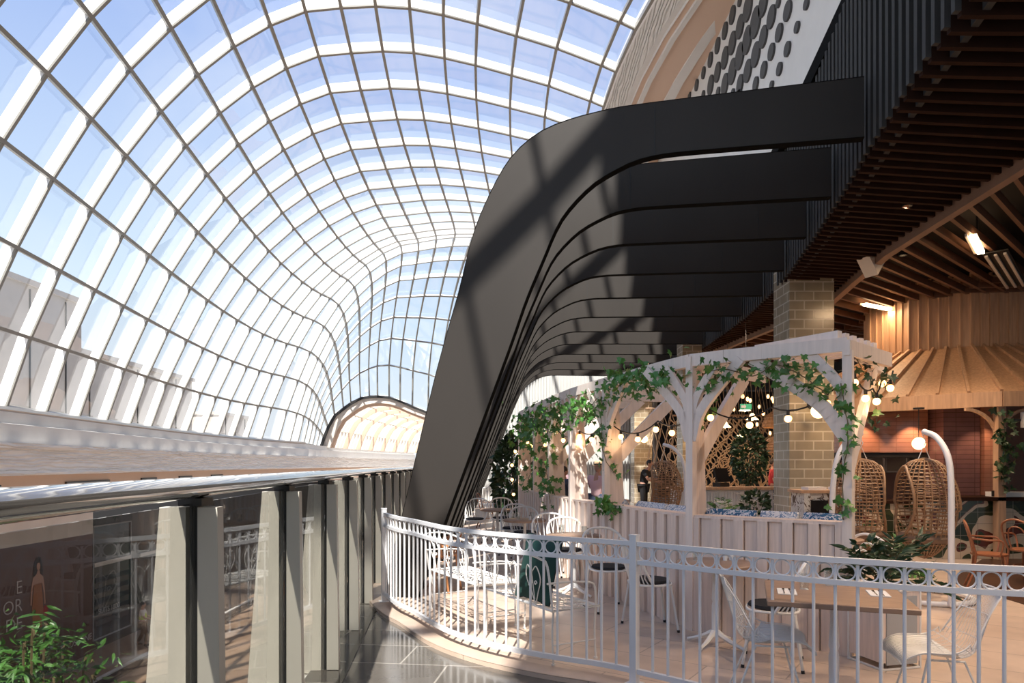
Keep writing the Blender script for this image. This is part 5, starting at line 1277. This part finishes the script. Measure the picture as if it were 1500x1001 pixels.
# ================================================================ CEILING LAMPS
def linear(x, y, a, lb, L=1.0, e=60):
    t = empty('linear_light', (x, y, 4.9), a, lb, 'ceiling light', 'linear ceiling lights'); MB().box((0, 0, 0), (L, .09, .05)).build('diffuser', 'tube_light', t); MB().box((0, .08, .02), (L*1.08, .03, .04)).build('housing', 'cream', t)
    MB().box((0, 0, .25), (.03, .03, .45)).build('hanger', 'black', t)
    l = bpy.data.lights.new('tube', 'AREA'); l.shape = 'RECTANGLE'; l.size = L; l.size_y = .1; l.energy = e; l.color = (1, .66, .38); o = bpy.data.objects.new('tube_light', l); C.objects.link(o); o.parent = t; o.location = (0, 0, -.05)
linear(6.95, 10.2, math.radians(50), 'lit linear ceiling light at the upper right, nearer one')
linear(7.72, 14.3, math.radians(30), 'lit linear ceiling light above the kiosk roof, farther one', 1.1, 28)
def downlight(x, y, lb, e=260, z=5.0):  # out-of-view spots and those at counter and rope screen are added fill
    t = empty('fill_downlight', (x, y, z), 0, lb, 'ceiling light', 'recessed downlights'); MB().lathe([(0, .08), (.05, .08), (.055, -.02), (.065, -.02), (.065, .12), (0, .12)], n=16).build('housing', 'black', t, smooth=True)
    MB().lathe([(0, .03), (.048, .03), (.048, .045), (0, .045)], n=16).build('lens', 'tube_light', t); MB().tube([(0, 0, .12), (0, 0, .36)], .02, 6).build('mounting', 'black', t)
    l = bpy.data.lights.new('spot', 'SPOT'); l.energy = e; l.color = (1, .74, .52); l.spot_size = 1.9; l.spot_blend = .9; l.shadow_soft_size = .05; o = bpy.data.objects.new('spot_light', l); C.objects.link(o); o.parent = t; o.location = (0, 0, -.03)
for x, y, lb in ((3.3, 2.7, 'added fill downlight between the dark slats, beside the batten screen above the viewer'), (4.3, 4.3, 'added fill downlight between the dark slats, nearest the viewer'), (5.0, 6.4, 'added fill downlight between the slats at the far upper right'), (5.15, 8.9, 'black recessed downlight between the slats above the egg chairs'), (6.3, 11.0, 'black recessed downlight between the slats beside the tiled column'), (5.6, 16.0, 'black recessed downlight between the slats beyond the tiled column'), (5.65, 20.3, 'black recessed downlight between the slats above the far dining bays'), (5.9, 15.3, 'added fill downlight over the white counter'), (7.6, 23.2, 'added fill downlight in front of the rope screen')):
    downlight(x, y, lb, 520 if y < 9 else 260)
t = empty('ceiling_speaker', (5.9, 11.2, 4.88), .4, 'small pale wedge speaker hanging under the dark slats', 'speaker'); m = MB(); m.prism([(-.2, -.12, .1), (.2, -.12, .1), (0, -.12, -.18)], (0, .24, 0)); m.build('body', 'cream', t); MB().box((0, 0, .12), (.05, .05, .1)).build('bracket', 'black', t)
t = empty('air_diffuser', (8.4, 11.6, 4.88), math.radians(48), 'long slotted air diffuser between the fanned ceiling slats', 'vent')
for q in range(3): MB().box((0, -.12+.12*q, 0), (2.6, .04, .03)).build('slot_blade', 'cream', t)
MB().box((0, 0, .04), (2.7, .34, .02)).build('backing', 'black', t)
t = empty('exit_sign', (5.55, 16.2, 2.98), 0, 'small green exit sign left of the bare bulbs', 'sign'); gx = mat('exit_green', (.05, .4, .2), .5, emit=(.1, .6, .35), es=.25)
MB().box((0, 0, 0), (.26, .04, .13)).build('panel', gx, t); m = MB(); m.prism([(-.12, -.024, -.03), (-.04, -.024, -.03), (-.04, -.024, -.06), (.0, -.024, 0), (-.04, -.024, .06), (-.04, -.024, .03), (-.12, -.024, .03)], (0, -.004, 0)); m.build('arrow', 'white_paint', t); MB().box((0, 0, 1.2), (.01, .01, 2.24)).build('cord', 'black', t)
# ================================================================ PEOPLE
def skin_mesh(name, verts, edges, radii, m, parent, root=0, sub=1):
    me = bpy.data.meshes.new(name); me.from_pydata([V(v) for v in verts], edges, []); me.materials.append(M[m])
    o = bpy.data.objects.new(name, me); C.objects.link(o); o.parent = parent
    md = o.modifiers.new('skin', 'SKIN'); md.use_smooth_shade = True
    sv = me.skin_vertices[0].data
    for i, r in enumerate(radii): sv[i].radius = (r, r) if not isinstance(r, tuple) else r; sv[i].use_root = (i == root)
    s = o.modifiers.new('sub', 'SUBSURF'); s.levels = sub; s.render_levels = sub; return o
def person(loc, rz, label, pose, shirt, trousers, hair='hair', hat=False, vest=None, group=None):
    """pose: joints of the body facing -y, z up from the feet"""
    t = empty('person', loc, rz, label, 'person'); J = pose
    vs = []; es = []; rr = []; ix = {}
    def nd(n, p, r, frm=None):
        ix[n] = len(vs); vs.append(p); rr.append(r)
        if frm: es.append((ix[frm], ix[n]))
    nd('pelvis', J['pelvis'], .13); nd('waist', J['waist'], .115, 'pelvis'); nd('chest', J['chest'], (.15, .12), 'waist'); nd('neck0', J['neck'], .06, 'chest')
    hd = V(J['head']); nd('skull', hd-V((0, 0, .05)), .06, 'neck0')
    for s in 'LR':
        nd('sh'+s, J['sh'+s], .062, 'chest'); nd('el'+s, J['el'+s], .045, 'sh'+s); nd('wr'+s, J['wr'+s], .03, 'el'+s)
        w_ = V(J['wr'+s]); e_ = V(J['el'+s]); d = (w_-e_).normalized(); x = d.cross(V((0, 0, 1))); x = x.normalized() if x.length > .1 else V((1, 0, 0))
        nd('pm'+s, w_+d*.055, (.038, .022), 'wr'+s)
        for k in range(4):
            a = w_+d*.095+x*(-.03+.02*k); nd('f%d'%k+s, a, .011, 'pm'+s); L = (.062, .075, .07, .055)[k]; nd('g%d'%k+s, a+d*L*.6-V((0, 0, .012)), .009, 'f%d'%k+s); nd('h%d'%k+s, a+d*L-V((0, 0, .035)), .008, 'g%d'%k+s)
        nd('t0'+s, w_+d*.04+x*-.045, .012, 'pm'+s); nd('t1'+s, w_+d*.085+x*-.06, .01, 't0'+s)
        nd('hp'+s, J['hp'+s], .095, 'pelvis'); nd('kn'+s, J['kn'+s], .062, 'hp'+s); nd('an'+s, J['an'+s], .04, 'kn'+s); an = V(J['an'+s]); nd('to'+s, an+V((0, -.15, -.05)), .035, 'an'+s)
    skin_mesh('body', vs, es, rr, 'skin', t)
    def cloth(name, keys, links, rad, m):
        v = [J[k] if k in J else None for k in keys]; return skin_mesh(name, v, links, rad, m, t)
    def mid(a, b, f): return tuple(V(J[a]).lerp(V(J[b]), f))
    J2 = dict(J); J2['slL'] = mid('shL', 'elL', .75); J2['slR'] = mid('shR', 'elR', .75)
    v = [J['pelvis'], J['waist'], J['chest'], mid('chest', 'neck', .7), J['shL'], J2['slL'], J['shR'], J2['slR']]
    skin_mesh('shirt', v, [(0, 1), (1, 2), (2, 3), (2, 4), (4, 5), (2, 6), (6, 7)], [.155, .145, (.18, .145), .085, .085, .07, .085, .07], shirt, t)
    v = [J['pelvis'], J['hpL'], J['knL'], mid('knL', 'anL', .85), J['hpR'], J['knR'], mid('knR', 'anR', .85)]
    skin_mesh('trousers', v, [(0, 1), (1, 2), (2, 3), (0, 4), (4, 5), (5, 6)], [.15, .115, .08, .065, .115, .08, .065], trousers, t)
    for s in 'LR':
        an = V(J['an'+s]); MB().sphere(an+V((0, -.07, -.045)), .13, 12, (.38, 1, .42)).build('shoe', 'black', t, smooth=True)
    if vest:
        v = [mid('pelvis', 'waist', .6), J['waist'], J['chest'], mid('chest', 'shL', .75), mid('chest', 'shR', .75)]; skin_mesh('vest', v, [(0, 1), (1, 2), (2, 3), (2, 4)], [.165, .165, (.2, .165), .1, .1], vest, t)
    # head
    m = MB(); n = 20; P = []
    for i in range(n+1):
        th = PI*i/n
        for k in range(n):
            a = 2*PI*k/n; x = math.sin(th)*math.cos(a); y = math.sin(th)*math.sin(a); z = math.cos(th)
            jaw = 1-.28*max(0, -z)**1.2; X = x*.078*jaw; Y = y*(.098 if y > 0 else .092)*(1-.12*max(0, -z)); Z = z*.122
            f = max(0, -y)
            Y -= .024*f*math.exp(-((x/.16)**2))*math.exp(-((z+.12)/.17)**2)*1.2       # nose
            Y += .012*f*(math.exp(-(((abs(x)-.36)/.16)**2))*math.exp(-((z-.10)/.10)**2))  # eye sockets
            Y -= .006*f*math.exp(-((x/.3)**2))*math.exp(-((z+.48)/.08)**2)               # lips
            P.append(hd+V((X, Y, Z+.03)))
    m.add(P, [(i*n+k, (i+1)*n+k, (i+1)*n+(k+1) % n, i*n+(k+1) % n) for i in range(n) for k in range(n)]); h = m.build('head', 'skin', t, smooth=True)
    for s in (-1, 1):
        MB().sphere(hd+V((s*.029, -.083, .042)), .011, 8).build('eye', 'white_paint', h); MB().sphere(hd+V((s*.029, -.092, .042)), .005, 6).build('pupil', 'black', h) if False else None
        MB().sphere(hd+V((s*.08, .01, .02)), .03, 8, (.35, .7, 1)).build('ear', 'skin', h, smooth=True)
    m = MB(); m.box(hd+V((0, -.096, -.028)), (.042, .006, .008)); m.build('mouth', 'red_cloth', h)
    m = MB(); m.sphere(hd+V((0, .014, .055)), .1, 16, (.86, 1.0, 1.02)); m.v = [(p[0], p[1], max(p[2], hd.z+.02 if p[1] < hd.y+.02 else hd.z-.05)) if not (p[1] < hd.y-.055 and p[2] < hd.z+.09) else (p[0], hd.y-.055, p[2]) for p in m.v]
    m.build('hair', hair, h, smooth=True)
    if hat:
        m = MB(); m.lathe([(0, .20), (.06, .2), (.09, .18), (.098, .10), (.16, .085), (.165, .092)], hd, 22); m.build('straw_hat', 'straw', h, smooth=True)
        m = MB(); m.lathe([(.1, .10), (.102, .13)], hd, 22); m.build('hat_band', 'black', h, smooth=True)
    return t
STAND = dict(pelvis=(0, 0, .95), waist=(0, 0, 1.1), chest=(0, .01, 1.32), neck=(0, .01, 1.5), head=(0, -.01, 1.62), shL=(-.19, .01, 1.42), elL=(-.23, .0, 1.14), wrL=(-.2, -.2, 1.0), shR=(.19, .01, 1.42), elR=(.24, 0, 1.14), wrR=(.18, -.2, 1.02), hpL=(-.1, 0, .9), knL=(-.11, -.02, .5), anL=(-.12, .02, .1), hpR=(.1, 0, .9), knR=(.11, -.02, .5), anR=(.12, .02, .1))
SIT = dict(pelvis=(0, 0, .52), waist=(0, 0, .68), chest=(0, -.03, .9), neck=(0, -.05, 1.08), head=(0, -.07, 1.2), shL=(-.19, -.03, 1.0), elL=(-.22, -.12, .76), wrL=(-.12, -.34, .76), shR=(.19, -.03, 1.0), elR=(.22, -.12, .76), wrR=(.12, -.34, .76), hpL=(-.1, -.02, .5), knL=(-.12, -.43, .5), anL=(-.12, -.42, .1), hpR=(.1, -.02, .5), knR=(.12, -.43, .5), anR=(.12, -.42, .1))
W_ = dict(STAND); W_.update(chest=(0, -.08, 1.30), neck=(0, -.14, 1.47), head=(0, -.20, 1.60), shL=(-.19, -.08, 1.40), shR=(.19, -.08, 1.40), elL=(-.25, -.22, 1.15), wrL=(-.16, -.45, 1.08), elR=(.25, -.22, 1.15), wrR=(.16, -.45, 1.1))
person((4.05, 21.0, 0), math.radians(60), 'waiter in black with an apron, standing and reaching forward before the pale column', W_, 'black_cloth', 'black_cloth')
p_ = person((1.98, 15.9, .30), math.radians(150), 'seated person in a pink shirt and straw hat seen from behind', SIT, 'pink_cloth', 'denim', 'grey_hair', hat=True)
person((1.50, 16.6, .30), math.radians(165), 'seated grey-haired person beside the one in the straw hat', SIT, 'pink_cloth', 'denim', 'grey_hair')
person((1.15, 15.8, .22), math.radians(120), 'seated dark-haired person in a blue top, leftmost inside the pergola', SIT, 'denim', 'denim')
person((7.35, 19.2, 0), math.radians(75), 'person in a red shirt standing behind the white counter', dict(STAND), 'red_cloth', 'denim')
person((6.55, 13.9, 0), math.radians(20), 'dark-haired cook bending in the kitchen, seen between the egg chairs', W_, 'black_cloth', 'black_cloth')
LW = dict(STAND); LW.update(knL=(-.11, -.16, .52), anL=(-.12, -.1, .12), knR=(.11, .02, .5), anR=(.12, .22, .12), elL=(-.24, -.1, 1.16), wrL=(-.16, -.36, 1.1), wrR=(.16, -.36, 1.12), elR=(.24, -.1, 1.16))
person((-14.6, 27.0, -5.6), math.radians(110), 'distant person in a high-visibility vest walking on the lower level past the shop', LW, 'white_cloth', 'khaki', 'hair', vest='hivis')
m = MB(); m.box((1.9, 16.2, .39), (1.7, .5, .78)); tag(m.build('dining_bench', 'timber_pale'), 'timber bench carrying the seated people inside the pergola', 'bench')
# table lamp and second table by the people
dup(RT, (1.9, 14.2, 0), 0, 'round table in front of the seated people inside the pergola')
